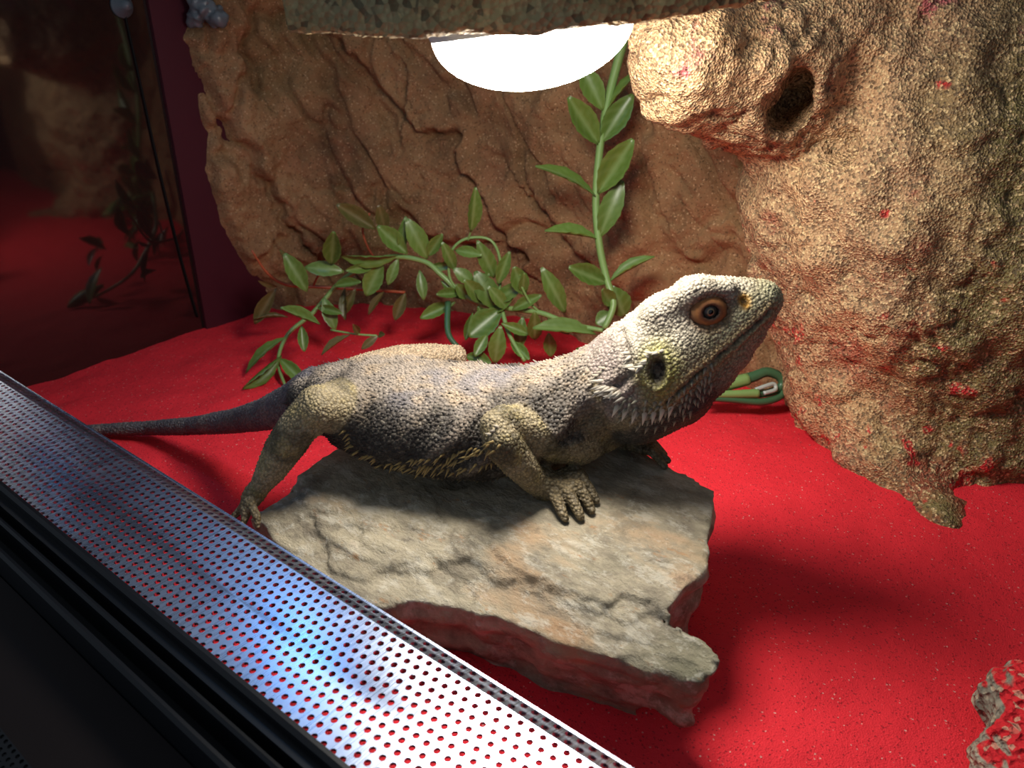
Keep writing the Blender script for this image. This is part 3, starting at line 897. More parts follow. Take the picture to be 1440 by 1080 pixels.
def handpt(px, py, lift):
    p = on_plane(px, py)
    return p + UPV * lift
upper = chain([(850, 612, 27.7, 24), (815, 622, 27.3, 32), (775, 617, 26.9, 32), (738, 602, 26.5, 28), (708, 592, 26.1, 23)], LIMB)
fore = chain([(699, 600, 25.9, 25), (706, 622, 25.5, 28), (728, 650, 25.6, 25), (748, 672, 25.9, 21), (764, 688, 26.3, 18)], LIMB, 0.3, 1.0)
PXC = cmpx(27.0)
def hchain(pts, tag):
    P = [handpt(p[0], p[1], p[2]) for p in pts]; r = [p[3] * PXC for p in pts]
    return [Seg(P[i], P[i + 1], r[i], r[i + 1], tag=tag) for i in range(len(pts) - 1)]
palm = hchain([(762, 694, .75, 18), (778, 702, .62, 19), (794, 706, .55, 17)], HAND)
fingers = [hchain([(784, 690, .7, 9.5), (806, 684, .8, 9), (820, 688, .55, 8), (827, 695, .22, 6)], HAND),
           hchain([(790, 696, .75, 9.5), (814, 695, .85, 9), (828, 702, .5, 8), (838, 710, .2, 6)], HAND),
           hchain([(790, 702, .7, 9.5), (812, 707, .8, 9), (824, 716, .45, 8), (832, 724, .2, 6)], HAND),
           hchain([(784, 706, .65, 9.5), (800, 716, .7, 9), (810, 726, .4, 8), (816, 733, .2, 6)], HAND),
           hchain([(774, 706, .5, 9.5), (783, 719, .5, 8.6), (790, 729, .3, 7.5), (795, 735, .18, 5.6)], HAND)]
far_arm = chain([(850, 590, 29.3, 24), (868, 612, 29.6, 20), (890, 628, 29.5, 17)], LIMB)
far_hand = [hchain([(888, 637, .5, 15), (905, 641, .4, 12)], HAND)] + [hchain([(898, 640, .45, 8), (916, 638 + 7 * k, .55, 7), (930 + 4 * (2 - abs(k - 1)), 644 + 8 * k, .15, 6)], HAND) for k in range(3)]
far_hind = chain([(515, 535, 31.3, 34), (560, 512, 32.4, 26), (602, 502, 33.4, 19), (640, 500, 34.2, 15)], FARLIMB)
far_shank = chain([(640, 504, 34.2, 16), (610, 540, 34.6, 15), (575, 570, 34.6, 11), (600, 590, 34.0, 8)], FARLIMB)
crest = [Seg(at(925, 440, 27.2), at(985, 408, 26.9), .5, .42, tag=HEAD), Seg(at(925, 437, 28.3), at(985, 405, 28.3), .5, .42, tag=HEAD)]
brow = [Seg(at(975, 412, 26.6), at(1022, 408, 26.8), .40, .32, tag=HEAD), Seg(at(968, 405, 28.6), at(1016, 403, 28.5), .38, .30, tag=HEAD)]
jaw = [Seg(at(885, 568, 26.9), at(960, 555, 26.7), .85, .55, tag=HEAD), Seg(at(885, 562, 29.2), at(955, 550, 29.0), .85, .55, tag=HEAD)]
throat = [Seg(at(895, 575, 27.9), at(955, 560, 27.8), 1.35, 1.0, tag=HEAD)]
snout = [Seg(at(1020, 413, 27.5), at(1076, 415, 27.3), .62, .46, tag=HEAD), Seg(at(1060, 428, 27.35), at(1079, 422, 27.3), .6, .46, tag=HEAD)]
neckfold = [Seg(at(838, 575, 27.1), at(850, 545, 26.9), .55, .5, tag=BODY)]
groups = [(0, body), (0.9, head), (0.8, crest), (0.5, brow), (0.8, jaw), (0.8, throat), (0.4, snout), (0.5, neckfold), (0.8, tail),
          (0.7, near_hind), (0.25, foot_h)] + [(0.12, t) for t in toes_h] + [(0.45, upper), (0.06, fore), (0.3, palm)] + [(0.07, g) for g in fingers] + \
         [(0.4, far_arm)] + [(0.1, g) for g in far_hand] + [(0.7, far_hind), (0.15, far_shank)]
DV, DQ = mesh_sdf(groups, 0.085, pad=0.5)
DV = relax(DV, DQ, 1, 0.4)
allsegs = [s for _, g in groups for s in g]

def classify(V):
    best = np.full(len(V), 1e9); tag = np.zeros(len(V), int); T = np.zeros(len(V)); SX = np.zeros(len(V)); SY = np.zeros(len(V)); AX = np.zeros((len(V), 3))
    for s in allsegs:
        d, t, x, y = s.d(V, True)
        m = d < best
        best[m] = d[m]; tag[m] = s.tag; T[m] = (s.t0 + (s.t1 - s.t0) * t)[m]; SX[m] = x[m]; SY[m] = y[m]; AX[m] = s.ax
    return tag, T, SX, SY, AX
tag, T, SX, SY, AX = classify(DV)
N = vnormals(DV, DQ)
# loose skin folds behind the arm, and fine unevenness
fold = smooth(0.30, 0.5, T) * smooth(0.95, 0.8, T) * smooth(-0.75, -0.2, SY) * smooth(1.0, 0.6, SY) * (tag == BODY)
al = DV @ RH; ph = al * 3.4 - DV[:, 2] * 3.0 + 1.2 * fbm(DV, 0.6, 2)
DV = DV + N * (fold * 0.13 * np.sin(ph) + 0.02 * fbm(DV, 1.5, 2))[:, None]
bvh = BVHTree.FromPolygons([tuple(v) for v in DV], [tuple(int(i) for i in q) for q in DQ])
O = Vector((0, 0, CAMZ))
def hit(px, py):
    h = bvh.ray_cast(O, Vector(ray(px, py)))
    if h[0] is None: return None, None
    return np.array(h[0]), np.array(h[1])
def axis_frame():
    a = head[3]
    return a.ax, a.sd, a.up
HAX, HSD, HUP = axis_frame()
def mirror(p):                  # across the head's middle plane
    d = (p - head[3].a) @ HSD
    return p - 2 * d * HSD
# mouth line
mouth = [hit(*p)[0] for p in [(1083, 436), (1068, 452), (1045, 472), (1015, 497), (985, 523), (955, 550), (938, 566)]]
mouth = [p for p in mouth if p is not None]
def near_line(V, pts):
    best = np.full(len(V), 1e9)
    for a, b in zip(pts[:-1], pts[1:]):
        ab = b - a; t = np.clip(((V - a) @ ab) / (ab @ ab), 0, 1)
        best = np.minimum(best, np.linalg.norm(V - a - t[:, None] * ab, axis=1))
    return best
isH = tag == HEAD
dm = np.minimum(near_line(DV, mouth), near_line(DV, [mirror(p) for p in mouth]))
EYE, EN = hit(997, 437); EAR, EARN = hit(924, 523); NOS, NON = hit(1047, 424)
EYE2, EAR2, NOS2 = mirror(EYE), mirror(EAR), mirror(NOS)
de = np.minimum(np.linalg.norm(DV - EYE, axis=1), np.linalg.norm(DV - EYE2, axis=1))
def elli(c, n, ang, ra, rb):
    n = n / np.linalg.norm(n)
    x = HAX * math.cos(ang) + HUP * math.sin(ang); x = x - n * (x @ n); x /= np.linalg.norm(x); y = np.cross(n, x)
    r = DV - c
    return np.sqrt((r @ x / ra) ** 2 + (r @ y / rb) ** 2 + (r @ n / 1.2) ** 2)
mn = lambda v: v - 2 * (v @ HSD) * HSD
dear = np.minimum(elli(EAR, EARN, 0.9, .62, .40), elli(EAR2, mn(EARN), 0.9, .62, .40))
dnos = np.minimum(elli(NOS, NON, 1.2, .27, .19), elli(NOS2, mn(NON), 1.2, .27, .19))
crl = [hit(*p)[0] for p in [(874, 466), (880, 492), (884, 512), (886, 528), (874, 540), (856, 550), (846, 556)]]
crl = [p for p in crl if p is not None]
dcr = np.minimum(near_line(DV, crl), near_line(DV, [mirror(p) for p in crl]))
sink = 0.16 * np.exp(-(dcr / 0.13) ** 2) - 0.07 * np.exp(-((dcr - 0.32) / 0.14) ** 2) * isH
sink += 0.07 * np.exp(-(dm / 0.06) ** 2) * isH
sink += 0.30 * smooth(1.0, 0.55, dear) * isH + 0.06 * smooth(.75, .62, de) * isH + 0.12 * smooth(0.8, 0.4, dnos) * isH
lipr = 0.05 * np.exp(-((dm - 0.16) / 0.09) ** 2) * isH + 0.07 * np.exp(-((dear - 1.12) / 0.14) ** 2) * isH
DV = DV - N * (sink - lipr)[:, None]

# ---- pigment
def mixc(a, b, w): return a * (1 - w[:, None]) + np.asarray(b)[None] * w[:, None]
def pigment(V, tag, T, SX, SY, extra=True):
    nz = fbm(V, 0.8, 3); nf = fbm(V, 2.6, 3); n2 = fbm(V, 0.45, 2, off=3.3)
    c = np.tile(np.array([0.27, 0.22, 0.175]), (len(V), 1))
    # trunk: pale back, charcoal flank, straw-yellow belly edge
    c = mixc(c, (0.20, 0.175, 0.17), smooth(-.1, .5, n2))
    c = mixc(c, (0.40, 0.29, 0.18), smooth(0.15, 0.6, nf) * 0.6)
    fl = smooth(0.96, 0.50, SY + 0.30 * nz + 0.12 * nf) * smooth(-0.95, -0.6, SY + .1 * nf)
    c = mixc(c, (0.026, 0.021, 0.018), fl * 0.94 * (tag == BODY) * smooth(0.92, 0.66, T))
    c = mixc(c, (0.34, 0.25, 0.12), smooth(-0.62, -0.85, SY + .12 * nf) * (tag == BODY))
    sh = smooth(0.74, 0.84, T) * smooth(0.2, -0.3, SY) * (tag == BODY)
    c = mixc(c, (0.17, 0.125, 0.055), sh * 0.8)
    # tail: slate grey with faint bands
    tl = (tag == TAIL).astype(float)
    c = mixc(c, (0.12, 0.105, 0.115), tl)
    c = mixc(c, (0.24, 0.19, 0.165), tl * smooth(0.0, 0.8, np.sin(T * 75)) * 0.5)
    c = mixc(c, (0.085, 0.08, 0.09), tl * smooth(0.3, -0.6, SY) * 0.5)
    # limbs: straw with dark olive bands
    lb = (tag == LIMB).astype(float)
    c = mixc(c, (0.27, 0.215, 0.125), lb)
    c = mixc(c, (0.055, 0.045, 0.022), lb * smooth(0.05, 0.55, np.sin(T * 13 + 1.0 + 0.9 * nz) + 0.5 * nf) * 0.75)
    c = mixc(c, (0.26, 0.21, 0.05), lb * smooth(0.2, 0.7, n2) * 0.6)
    c = mixc(c, (0.40, 0.31, 0.13), lb * smooth(0.15, 0.6, nf) * 0.55)
    fr = (tag == FARLIMB).astype(float); c = mixc(c, (0.34, 0.25, 0.16), fr)
    hd = (tag == HAND).astype(float)
    c = mixc(c, (0.20, 0.15, 0.08), hd); c = mixc(c, (0.09, 0.07, 0.04), hd * smooth(.1, .6, nf) * 0.6)
    return c
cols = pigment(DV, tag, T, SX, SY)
nz, nf = fbm(DV, 0.8, 3), fbm(DV, 2.6, 3)
s_ax = (DV - head[0].a) @ HAX; s_up = (DV - head[0].a) @ HUP
hl = np.linalg.norm(head[-1].b - head[0].a)
hw = isH.astype(float)
hc = np.tile(np.array([0.24, 0.20, 0.115]), (len(DV), 1))
hc = mixc(hc, (0.40, 0.35, 0.27), smooth(0.2, 1.0, s_up + 0.2 * nz))
hc = mixc(hc, (0.28, 0.22, 0.19), smooth(0.35, 0.1, s_ax / hl) * smooth(-.4, .2, s_up))
hc = mixc(hc, (0.33, 0.31, 0.19), smooth(0.55, 0.75, s_ax / hl) * smooth(0.6, -0.2, s_up))
hc = mixc(hc, (0.30, 0.27, 0.06), np.exp(-((dear - 1.3) / 0.8) ** 2) * 0.8)
hc = mixc(hc, (0.17, 0.14, 0.10), smooth(0.1, 0.6, nf) * 0.5)
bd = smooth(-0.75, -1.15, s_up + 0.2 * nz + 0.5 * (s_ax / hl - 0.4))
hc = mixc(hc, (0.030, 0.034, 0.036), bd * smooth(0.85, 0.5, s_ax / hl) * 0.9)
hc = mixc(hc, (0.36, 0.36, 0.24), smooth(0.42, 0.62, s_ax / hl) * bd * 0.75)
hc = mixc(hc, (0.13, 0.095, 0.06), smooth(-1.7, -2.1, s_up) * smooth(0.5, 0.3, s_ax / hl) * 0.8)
hc = mixc(hc, (0.36, 0.21, 0.08), np.exp(-((dm - 0.22) / 0.14) ** 2) * 0.6)
hc = mixc(hc, (0.02, 0.014, 0.01), smooth(0.08, 0.02, dm) * 0.9)
hc = mixc(hc, (0.22, 0.10, 0.04), smooth(0.95, 0.6, de) * 0.8)
hc = mixc(hc, (0.020, 0.011, 0.007), smooth(0.95, 0.75, dear))
hc = mixc(hc, (0.62, 0.30, 0.03), smooth(1.3, 0.9, dnos)); hc = mixc(hc, (0.03, 0.015, 0.01), smooth(0.55, 0.3, dnos))
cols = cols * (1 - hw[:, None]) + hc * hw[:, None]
cols = mixc(cols, (0.24, 0.185, 0.14), fold * smooth(0.55, 1.0, np.sin(ph)) * smooth(-.3, .3, nz + .3) * 0.7)
# blend pigment across seams between head, limbs and trunk
for _ in range(4):
    S = np.zeros_like(cols); C = np.zeros(len(cols))
    for k in range(4):
        a, b = DQ[:, k], DQ[:, (k + 1) % 4]
        np.add.at(S, a, cols[b]); np.add.at(C, a, 1); np.add.at(S, b, cols[a]); np.add.at(C, b, 1)
    w = 0.5 * (1 - smooth(0.5, 0.15, np.minimum(dm, np.minimum(de, dear))) * isH)
    cols = cols * (1 - w[:, None]) + w[:, None] * S / np.maximum(C, 1)[:, None]

base = at(630, 660, 28.6)
liz = thing('bearded_dragon', 'bearded dragon lizard basking on the slate slab with head raised', 'lizard', base)
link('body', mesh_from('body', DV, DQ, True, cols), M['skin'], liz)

# ---- keeled scales: thousands of small pyramids, leaning towards the tail
N = vnormals(DV, DQ)
order = rng.permutation(len(DV)); cell = {}; pick = []
size = np.where(tag == BODY, 0.175, np.where(tag == HEAD, 0.135, 0.135))
for i in order:
    if (DV[i, 2] < 0.25 and tag[i] != TAIL) or tag[i] == HAND: continue
    if isH[i] and (de[i] < 0.8 or dear[i] < 1.25 or dm[i] < 0.12 or dnos[i] < 1.4): continue
    s = size[i]; p = DV[i]; kx, ky, kz = (int(math.floor(q / 0.18)) for q in p)
    near = False
    for a in (-1, 0, 1):
        for b in (-1, 0, 1):
            for c in (-1, 0, 1):
                for q in cell.get((kx + a, ky + b, kz + c), ()):
                    if (q[0] - p[0]) ** 2 + (q[1] - p[1]) ** 2 + (q[2] - p[2]) ** 2 < (s * 0.92) ** 2: near = True; break
                if near: break
            if near: break
        if near: break
    if near: continue
    cell.setdefault((kx, ky, kz), []).append(tuple(p)); pick.append(i)
pick = np.array(pick)
def cones(P, Nn, Dd, rad, hgt, lean, col, tipc, K=4, elong=1.3):
    """P base points, Nn normals, Dd lean directions"""
    n = len(P)
    Dt = Dd - Nn * (Dd * Nn).sum(1)[:, None]; Dt /= np.linalg.norm(Dt, axis=1)[:, None] + 1e-9
    B = np.cross(Nn, Dt)
    V = np.zeros((n, K + 1, 3)); C = np.zeros((n, K + 1, 3))
    for k in range(K):
        a = 2 * math.pi * k / K
        V[:, k] = P + (math.cos(a) * elong) * rad[:, None] * Dt + math.sin(a) * rad[:, None] * B - Nn * 0.03
        C[:, k] = col
    V[:, K] = P + Nn * hgt[:, None] + Dt * (lean * hgt)[:, None]; C[:, K] = tipc
    idx = np.arange(n)[:, None] * (K + 1)
    Fc = np.concatenate([np.concatenate([idx + k, idx + (k + 1) % K, idx + K], 1) for k in range(K)])
    return V.reshape(-1, 3), Fc, C.reshape(-1, 3)
pt = tag[pick]
dirs = np.where(np.isin(pt, (BODY, HEAD))[:, None], -AX[pick], AX[pick])
jit = rng.normal(0, 0.12, (len(pick), 3))
hg = np.where(pt == BODY, 0.06 + 0.035 * rng.random(len(pick)), 0.03 + 0.015 * rng.random(len(pick)))
hg = np.where((pt == BODY) & (SY[pick] < -0.75), 0.03, hg)
hg = np.where((pt == BODY) & (rng.random(len(pick)) < 0.10), hg * 2.0, hg)
tipc = np.clip(cols[pick] * (1.05 + 0.8 * rng.random((len(pick), 1))) + 0.004, 0, 0.9)
cv, cf, cc = cones(DV[pick], N[pick], dirs + jit, size[pick] * 0.50, hg, np.full(len(pick), 1.25), cols[pick] * 0.32, tipc)  # bases darkened: pigment contrast, with the shade behind each tip painted in
o = link('keeled_scales', mesh_from('keeled_scales', cv, cf, False, cc), M['spine'], liz); o['kind'] = 'stuff'

# ---- spines: flank fringe, beard, cheek and neck clusters (near side placed, far side mirrored where it shows)
def spine_field(pixels, length, rad, direction, col, tip, name):
    P, Nn = [], []
    for p in pixels:
        a, b = hit(*p)
        if a is not None: P.append(a); Nn.append(b)
    P, Nn = np.array(P), np.array(Nn)
    D = np.tile(np.asarray(direction, float), (len(P), 1)) + rng.normal(0, 0.3, (len(P), 3))
    L = length * (0.75 + 0.5 * rng.random(len(P)))
    v, f, c = cones(P, Nn, D, np.full(len(P), rad), L * 0.75, np.full(len(P), 0.9), np.asarray(col), np.asarray(tip), 6, 1.1)
    o = link(name, mesh_from(name, v, f, True, c), M['spine'], liz); o['kind'] = 'stuff'
    return o
def along(pts, n, wob=0.0):
    pts = np.array(pts, float); s = np.r_[0, np.cumsum(np.hypot(*np.diff(pts, axis=0).T))]
    t = np.linspace(0, s[-1], n)
    return [(np.interp(q, s, pts[:, 0]) + random.uniform(-wob, wob), np.interp(q, s, pts[:, 1]) + random.uniform(-wob, wob)) for q in t]
back = -RH
fl = along([(486, 608), (500, 632), (530, 650), (570, 660), (610, 656), (650, 645), (695, 632)], 46, 3) + along([(560, 652), (610, 645), (660, 636), (700, 622)], 26, 4) + along([(590, 664), (640, 662), (690, 650)], 16, 3)
spine_field(fl, 0.34, 0.07, back * 0.8 - UPV * 0.5 + SIDE * .3, (0.14, 0.09, 0.03), (0.55, 0.40, 0.16), 'flank_spines')
bd_px = []
for k, (y0, n) in enumerate([(0, 17), (9, 16), (18, 15), (27, 12), (-9, 13)]):
    bd_px += along([(872 + k, 560 + y0), (900, 575 + y0), (935, 572 + y0), (965, 556 + y0), (1000, 522 + y0)], n, 2)
spine_field(bd_px, 0.26, 0.085, back * 0.6 - UPV * 0.9, (0.04, 0.045, 0.045), (0.50, 0.46, 0.32), 'beard_spines')
spine_field(along([(884, 497), (886, 512), (895, 520), (905, 515), (915, 500), (932, 492)], 15, 1.5), 0.36, 0.09, back - UPV * 0.25, (0.25, 0.21, 0.16), (0.70, 0.64, 0.52), 'cheek_spines')
spine_field(along([(850, 535), (845, 548), (855, 555), (868, 558), (878, 560)], 9, 2) + along([(852, 545), (865, 550), (875, 553)], 6, 2), 0.52, 0.11, back - UPV * 0.15, (0.25, 0.20, 0.15), (0.75, 0.68, 0.56), 'neck_spines')
spine_field(along([(848, 520), (838, 530), (832, 540)], 6, 2) + along([(700, 600), (690, 612)], 3, 1), 0.25, 0.08, back, (0.22, 0.18, 0.13), (0.6, 0.52, 0.40), 'shoulder_spines')
# large single beard spines
for p in [(868, 572), (880, 577), (893, 580), (907, 582), (920, 581), (932, 577), (944, 572)]:
    a, b = hit(*p)
    if a is None: continue
    v, f, c = cones(a[None], b[None], (back * 0.3 - UPV * 1.0)[None], np.array([0.12]), np.array([0.30]), np.array([1.2]), np.array([0.30, 0.28, 0.22]), np.array([0.92, 0.86, 0.70]), 8, 1.0)
    link('beard_spine', mesh_from('beard_spine', v, f, True, c), M['spine'], liz)

# ---- eyes: lid ring and eyeball
def eye(c, n):
    n = n / np.linalg.norm(n)
    x = np.cross(UPV, n); x /= np.linalg.norm(x); y = np.cross(n, x)
    prof = []
    V, Fc, C = [], [], []
    rings = [(0.67, -0.22), (0.63, 0.02), (0.56, 0.15), (0.46, 0.25), (0.37, 0.31), (0.30, 0.315), (0.265, 0.29), (0.25, 0.22)]
    rc = [(0.12, 0.07, 0.04), (0.09, 0.04, 0.025), (0.24, 0.11, 0.045), (0.34, 0.14, 0.045), (0.25, 0.10, 0.04), (0.13, 0.06, 0.03), (0.05, 0.035, 0.03), (0.03, 0.02, 0.02)]
    K = 36
    for (r, h), cc_ in zip(rings, rc):
        for k in range(K):
            a = 2 * math.pi * k / K
            crs = 1 + 0.04 * math.sin(a * 9 + r * 40)
            V.append(c + n * (h - 0.05) + (x * math.cos(a) * 1.08 + y * math.sin(a) * 0.94) * r * crs); C.append(np.array(cc_) * (0.9 + 0.2 * random.random()))
    for i in range(len(rings) - 1):
        for k in range(K):
            Fc.append((i * K + k, i * K + (k + 1) % K, (i + 1) * K + (k + 1) % K, (i + 1) * K + k))
    lid = link('eyelid', mesh_from('eyelid', V, Fc, True, np.array(C)), M['spine'], liz)
    V, Fc, C = [], [], []
    rr = [0.0, 0.05, 0.085, 0.10, 0.15, 0.17, 0.22, 0.27]
    cl = [(.004,) * 3, (.004,) * 3, (.005,) * 3, (0.34, 0.26, 0.13), (0.07, 0.055, 0.035), (0.05, 0.04, 0.03), (0.09, 0.08, 0.065), (0.02, 0.015, 0.012)]
    for r, cc_ in zip(rr, cl):
        for k in range(K):
            a = 2 * math.pi * k / K
            V.append(c + n * (0.24 + math.sqrt(0.33 ** 2 - r * r) - 0.33) + (x * math.cos(a) + y * math.sin(a)) * r); C.append(cc_)
    for i in range(len(rr) - 1):
        for k in range(K):
            Fc.append((i * K + k, i * K + (k + 1) % K, (i + 1) * K + (k + 1) % K, (i + 1) * K + k))
    link('eyeball', mesh_from('eyeball', V, Fc, True, np.array(C)), M['eye'], lid)
g = NG('wet_eye'); M['eye'] = g.done(g.attr(), 0.08, None, 0.7)
eye(EYE, EN); eye(EYE2, mn(EN))

# ================================================================== plants
def leaf_mesh(name, w, curl, fold, red=False):
    """unit leaf along +y, width w; a real blade with thickness, midrib and serration"""
    nu, nv = 13, 7
    V, C = [], []
    for side_ in (1, -1):
        for i in range(nu):
            t = i / (nu - 1)
            half = w * 0.5 * (math.sin(math.pi * (0.03 + 0.94 * t) ** 1.12)) ** 0.9 + 0.004
            if 0 < i < nu - 1: half *= 1 + 0.035 * (-1) ** i
            for j in range(nv):
                q = (j / (nv - 1) - 0.5) * 2
                zc = -curl * (t - 0.15) ** 2 + fold * w * (q * q) * math.sin(math.pi * t) + 0.012 * math.sin(t * 28 + abs(q) * 4) * abs(q) * math.sin(math.pi * t)
                V.append((q * half, t, zc + side_ * 0.006 * (1 - abs(q) ** 4)))
                C.append((1.0 if j == 3 else (0.35 if (i + abs(j - 3)) % 3 == 0 else 0.0),) * 3)
    Fc = []
    m = nu * nv
    for i in range(nu - 1):
        for j in range(nv - 1):
            a = i * nv + j
            Fc.append((a, a + 1, a + nv + 1, a + nv)); Fc.append((m + a, m + a + nv, m + a + nv + 1, m + a + 1))
    for i in range(nu - 1):
        for j in (0, nv - 1):
            a = i * nv + j; b = a + nv
            Fc.append((a, b, m + b, m + a) if j == 0 else (a, m + a, m + b, b))
    for i, fl_ in ((0, 0), (nu - 1, 1)):
        for j in range(nv - 1):
            a = i * nv + j
            Fc.append((a, m + a, m + a + 1, a + 1) if not fl_ else (a, a + 1, m + a + 1, m + a))
    me = mesh_from(name, np.array(V), Fc, True, np.array(C))
    me.transform(Matrix.Scale(1 / CM, 4))
    return me
LEAF = [leaf_mesh('leaf', 0.42, 0.10, 0.30), leaf_mesh('leaf', 0.42, 0.25, 0.15), leaf_mesh('leaf', 0.42, -0.12, 0.4)]
LEAF_R = [m_.copy() for m_ in LEAF]
for m_ in LEAF: m_.materials.append(M['leaf'])
for m_ in LEAF_R: m_.materials.append(M['leaf_red'])
def add_leaf(parent, b, t, wpx, k=0, red=False, roll=0.0):
    """b, t = (px, py, hf) of base and tip; wpx = seen width in pixels"""
    def up_(p):
        q = at(*p); h_ = p[2]
        while q[2] < float(sand_z(q[0:1], q[1:2])[0]) + 0.25: h_ -= 0.3; q = at(p[0], p[1], h_)
        return q
    B, Tt = up_(b), up_(t)
    d = Tt - B; L = np.linalg.norm(d); y = d / L
    v = -ray(*b[:2]) + UPV * 0.25
    z = v - y * (v @ y); z /= np.linalg.norm(z); x = np.cross(y, z)
    full = max(wpx * cmpx(b[2]), 0.30 * L); seen = wpx * cmpx(b[2])
    ang = math.acos(min(1, seen / full)) * (1 if k % 2 else -1) + roll
    x2 = x * math.cos(ang) + z * math.sin(ang); z2 = np.cross(x2, y)
    wsc = full / 0.42
    mt = Matrix(((x2[0] * wsc, y[0] * L, z2[0] * L, B[0]), (x2[1] * wsc, y[1] * L, z2[1] * L, B[1]), (x2[2] * wsc, y[2] * L, z2[2] * L, B[2]), (0, 0, 0, 1)))
    S = Matrix.Scale(CM, 4)
    mt = S @ mt
    o = bpy.data.objects.new('leaf', (LEAF_R if red else LEAF)[k % 3]); COL.objects.link(o)
    o.parent = parent
    o.matrix_basis = Matrix.Translation(-parent.location) @ mt
    return o
def add_stem(parent, pts, r, mat, name='stem'):
    v, f = tube([at(*p) for p in pts], r, 7, 5)
    return link(name, mesh_from(name, v, f), mat, parent)

def H(p, hf): return [(x, y, hf) for x, y in p]
# upright vine in front of the background
vine = thing('upright_vine', 'upright green plastic vine with paired leaves rising beside the lamp', 'plant', at(868, 455, 46))
st = [(896, -5, 48.5), (885, 30, 48.5), (868, 90, 48.8), (853, 150, 49), (843, 215, 49), (838, 285, 48.6), (843, 345, 48), (853, 392, 47.4), (863, 428, 46.6), (850, 462, 46)]
add_stem(vine, st, [.30, .30, .27, .25, .24, .24, .24, .24, .22, .2], M['stem'])
up = [((848, 155), (817, 92), 26), ((848, 165), (896, 84), 9), ((842, 203), (797, 135), 28), ((846, 200), (889, 133), 28), ((838, 276), (765, 221), 15), ((841, 272), (893, 194), 32),
      ((842, 336), (768, 320), 15), ((843, 334), (873, 257), 28), ((853, 398), (797, 376), 26), ((857, 396), (918, 357), 13), ((860, 402), (880, 446), 32), ((862, 430), (845, 405), 20), ((862, 440), (838, 455), 22)]
for i, (b, t, w) in enumerate(up):
    hf = np.interp(b[1], [90, 200, 345, 430], [48.7, 48.9, 48, 46.8])
    add_leaf(vine, (*b, hf), (*t, hf - random.uniform(0.2, 1.4)), w, i)

# trailing vine over the sand behind the lizard
trail = thing('trailing_vine', 'trailing green plastic vine lying along the foot of the background', 'plant', at(640, 440, 50))
add_stem(trail, [(850, 465, 46.5), (800, 455, 47.5), (760, 440, 48.5), (705, 432, 49.5), (660, 420, 50), (622, 388, 50.5), (597, 368, 51), (550, 361, 51.5), (515, 374, 51.8), (478, 397, 52), (440, 440, 51), (405, 470, 50), (391, 508, 48), (402, 545, 46)],
         [.16, .18, .19, .2, .2, .2, .19, .18, .18, .17, .16, .14, .12, .1], M['stem'])
add_stem(trail, [(662, 420, 50), (634, 395, 50.2), (634, 356, 50.4), (655, 336, 50.4), (690, 338, 50.2), (704, 372, 50), (700, 430, 49.6)], .10, M['stem'], 'loop_stem')
add_stem(trail, [(658, 338, 50.4), (662, 326, 50.2), (668, 312, 50)], .07, M['stem'], 'twig')
add_stem(trail, [(705, 432, 49.5), (716, 470, 48), (738, 508, 46.5)], [.16, .15, .12], M['stem'], 'twig')
add_stem(trail, [(630, 425, 49.8), (630, 468, 48.2), (646, 490, 47.5)], [.22, .2, .16], M['stem_dark'], 'twig')
add_stem(trail, [(760, 440, 48.5), (745, 425, 48.6), (733, 402, 48.6)], .08, M['stem'], 'twig')
tl_ = [((838, 470), (751, 457), 22), ((795, 440), (766, 381), 24), ((738, 415), (722, 374), 24), ((735, 412), (737, 386), 12), ((700, 437), (671, 384), 30), ((706, 434), (660, 474), 34), ((662, 326), (670, 266), 17),
       ((601, 364), (575, 311), 25), ((573, 357), (530, 318), 24), ((538, 368), (514, 416), 25), ((484, 382), (429, 374), 20), ((466, 372), (470, 322), 23), ((432, 410), (401, 357), 24),
       ((455, 418), (471, 462), 19), ((450, 456), (392, 436), 15), ((424, 458), (428, 494), 14), ((402, 474), (337, 516), 15), ((396, 500), (337, 543), 9), ((393, 504), (430, 540), 18),
       ((704, 458), (695, 512), 24), ((718, 480), (745, 507), 16), ((752, 478), (752, 441), 20), ((775, 502), (772, 472), 18), ((655, 500), (692, 512), 20), ((640, 352), (676, 358), 15),
       ((671, 338), (697, 392), 22), ((602, 360), (624, 328), 16), ((560, 360), (480, 365), 10), ((562, 356), (571, 308), 14), ((530, 372), (485, 380), 12), ((600, 375), (640, 372), 10), ((590, 380), (596, 420), 14),
       ((640, 425), (592, 448), 18), ((690, 440), (720, 418), 16), ((810, 490), (832, 500), 14), ((660, 420), (640, 400), 18), ((620, 395), (650, 420), 14), ((715, 436), (690, 405), 18), ((770, 446), (800, 470), 14), ((705, 455), (745, 470), 15),
       ((668, 400), (640, 378), 18), ((655, 410), (690, 385), 16), ((680, 425), (655, 395), 22), ((690, 428), (735, 398), 20), ((648, 412), (612, 415), 14), ((700, 400), (716, 355), 17), ((640, 380), (625, 345), 16),
       ((672, 430), (690, 465), 20), ((720, 436), (760, 415), 16), ((735, 445), (730, 490), 18), ((665, 440), (655, 478), 12), ((685, 470), (668, 500), 16), ((560, 364), (545, 400), 14), ((470, 402), (510, 398), 13), ((447, 432), (480, 440), 12)]
for i, (b, t, w) in enumerate(tl_):
    hf = float(np.interp(b[0], [390, 440, 520, 600, 700, 760, 850], [48.5, 50.5, 51.6, 51, 49.4, 48.4, 46.5]))
    if b[1] > 450: hf = min(hf, 47.8)
    add_leaf(trail, (*b, hf), (*t, hf - random.uniform(0.1, 1.2)), w, i)

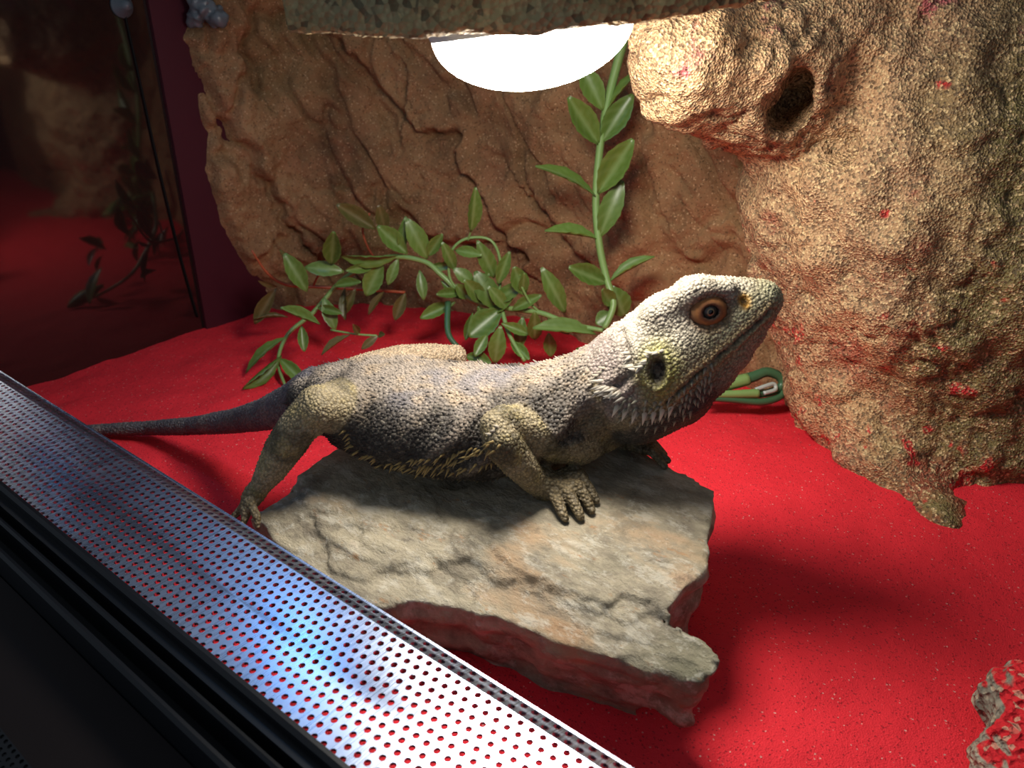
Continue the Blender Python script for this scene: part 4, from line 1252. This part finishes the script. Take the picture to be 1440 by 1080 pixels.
# reddish sprig behind it
spr = thing('red_sprig', 'thin sprig with red-brown stem and dull leaves in back corner', 'plant', at(470, 430, 53))
add_stem(spr, [(354, 352, 51.5), (376, 384, 52), (402, 400, 52.4), (440, 403, 53), (500, 406, 53.6), (570, 411, 53.4)], [.06, .1, .12, .12, .12, .1], M['stem_red'])
add_stem(spr, [(526, 362, 53.4), (516, 345, 53.4), (510, 322, 53.4), (520, 300, 53.2)], .08, M['stem_red'], 'twig')
add_stem(spr, [(440, 403, 53), (446, 390, 52.8), (455, 378, 52.6)], .08, M['stem_red'], 'twig')
for i, (b, t, w) in enumerate([((388, 406), (357, 456), 18), ((390, 403), (364, 398), 5), ((528, 322), (472, 288), 22), ((542, 325), (533, 290), 17), ((420, 402), (402, 352), 12), ((455, 380), (452, 350), 10), ((405, 446), (355, 446), 6),
                               ((500, 406), (480, 445), 13), ((485, 405), (488, 450), 10), ((570, 412), (555, 450), 16), ((540, 410), (515, 440), 10)]):
    add_leaf(spr, (*b, 52.2), (*t, 51.5), w, i, True)
# sprig lying on the sand
low = thing('fallen_sprig', 'small dull green sprig lying flat on the red sand', 'plant', at_z(500, 472, .3))
add_stem(low, [(465, 464, 47.2), (500, 470, 46.6), (530, 472, 46.6)], .07, M['stem'])
for i, (b, t, w) in enumerate([((492, 471), (450, 497), 10), ((532, 472), (508, 490), 11), ((505, 470), (495, 455), 10), ((532, 472), (540, 470), 9)]):
    add_leaf(low, (*b, 46.6), (*t, 46.0), w, i, True)

# twisted stem ends of a third plant, lying right of the lizard's head
ends = thing('stem_bundle', 'looped dark green plastic stem ends lying beside the outcrop foot', 'plant', at_z(1060, 560, 0))
add_stem(ends, [(985, 548, 42.4), (1030, 537, 42.6), (1058, 530, 42.8), (1078, 523, 43.0), (1096, 530, 43.0), (1099, 542, 42.8), (1084, 551, 42.6), (1060, 552, 42.4)], [.30, .36, .34, .30, .28, .26, .24, .2], M['stem_dark'])
add_stem(ends, [(1124, 532, 43.2), (1108, 540, 43.0), (1090, 549, 42.6), (1062, 555, 42.2), (1000, 555, 42.0)], [.16, .2, .24, .24, .2], M['stem_dark'])
add_stem(ends, [(1104, 545, 42.8), (1096, 558, 42.3), (1070, 565, 41.9), (1030, 562, 41.8), (990, 560, 41.7)], [.2, .22, .24, .2, .16], M['stem_dark'])
add_stem(ends, [(985, 549, 42.3), (1020, 541, 42.4), (1052, 533, 42.6)], [.34, .40, .38], M['stem'], 'pale_stem_sleeve')
add_stem(ends, [(995, 555, 41.8), (1040, 554, 41.9), (1066, 553, 42.0)], [.22, .26, .30], M['stem'], 'pale_stem_sleeve')
add_stem(ends, [(1062, 548, 42.1), (1076, 543, 42.2), (1088, 540, 42.4), (1090, 548, 42.2), (1074, 553, 41.9)], .13, M['tie'], 'clear_tie')
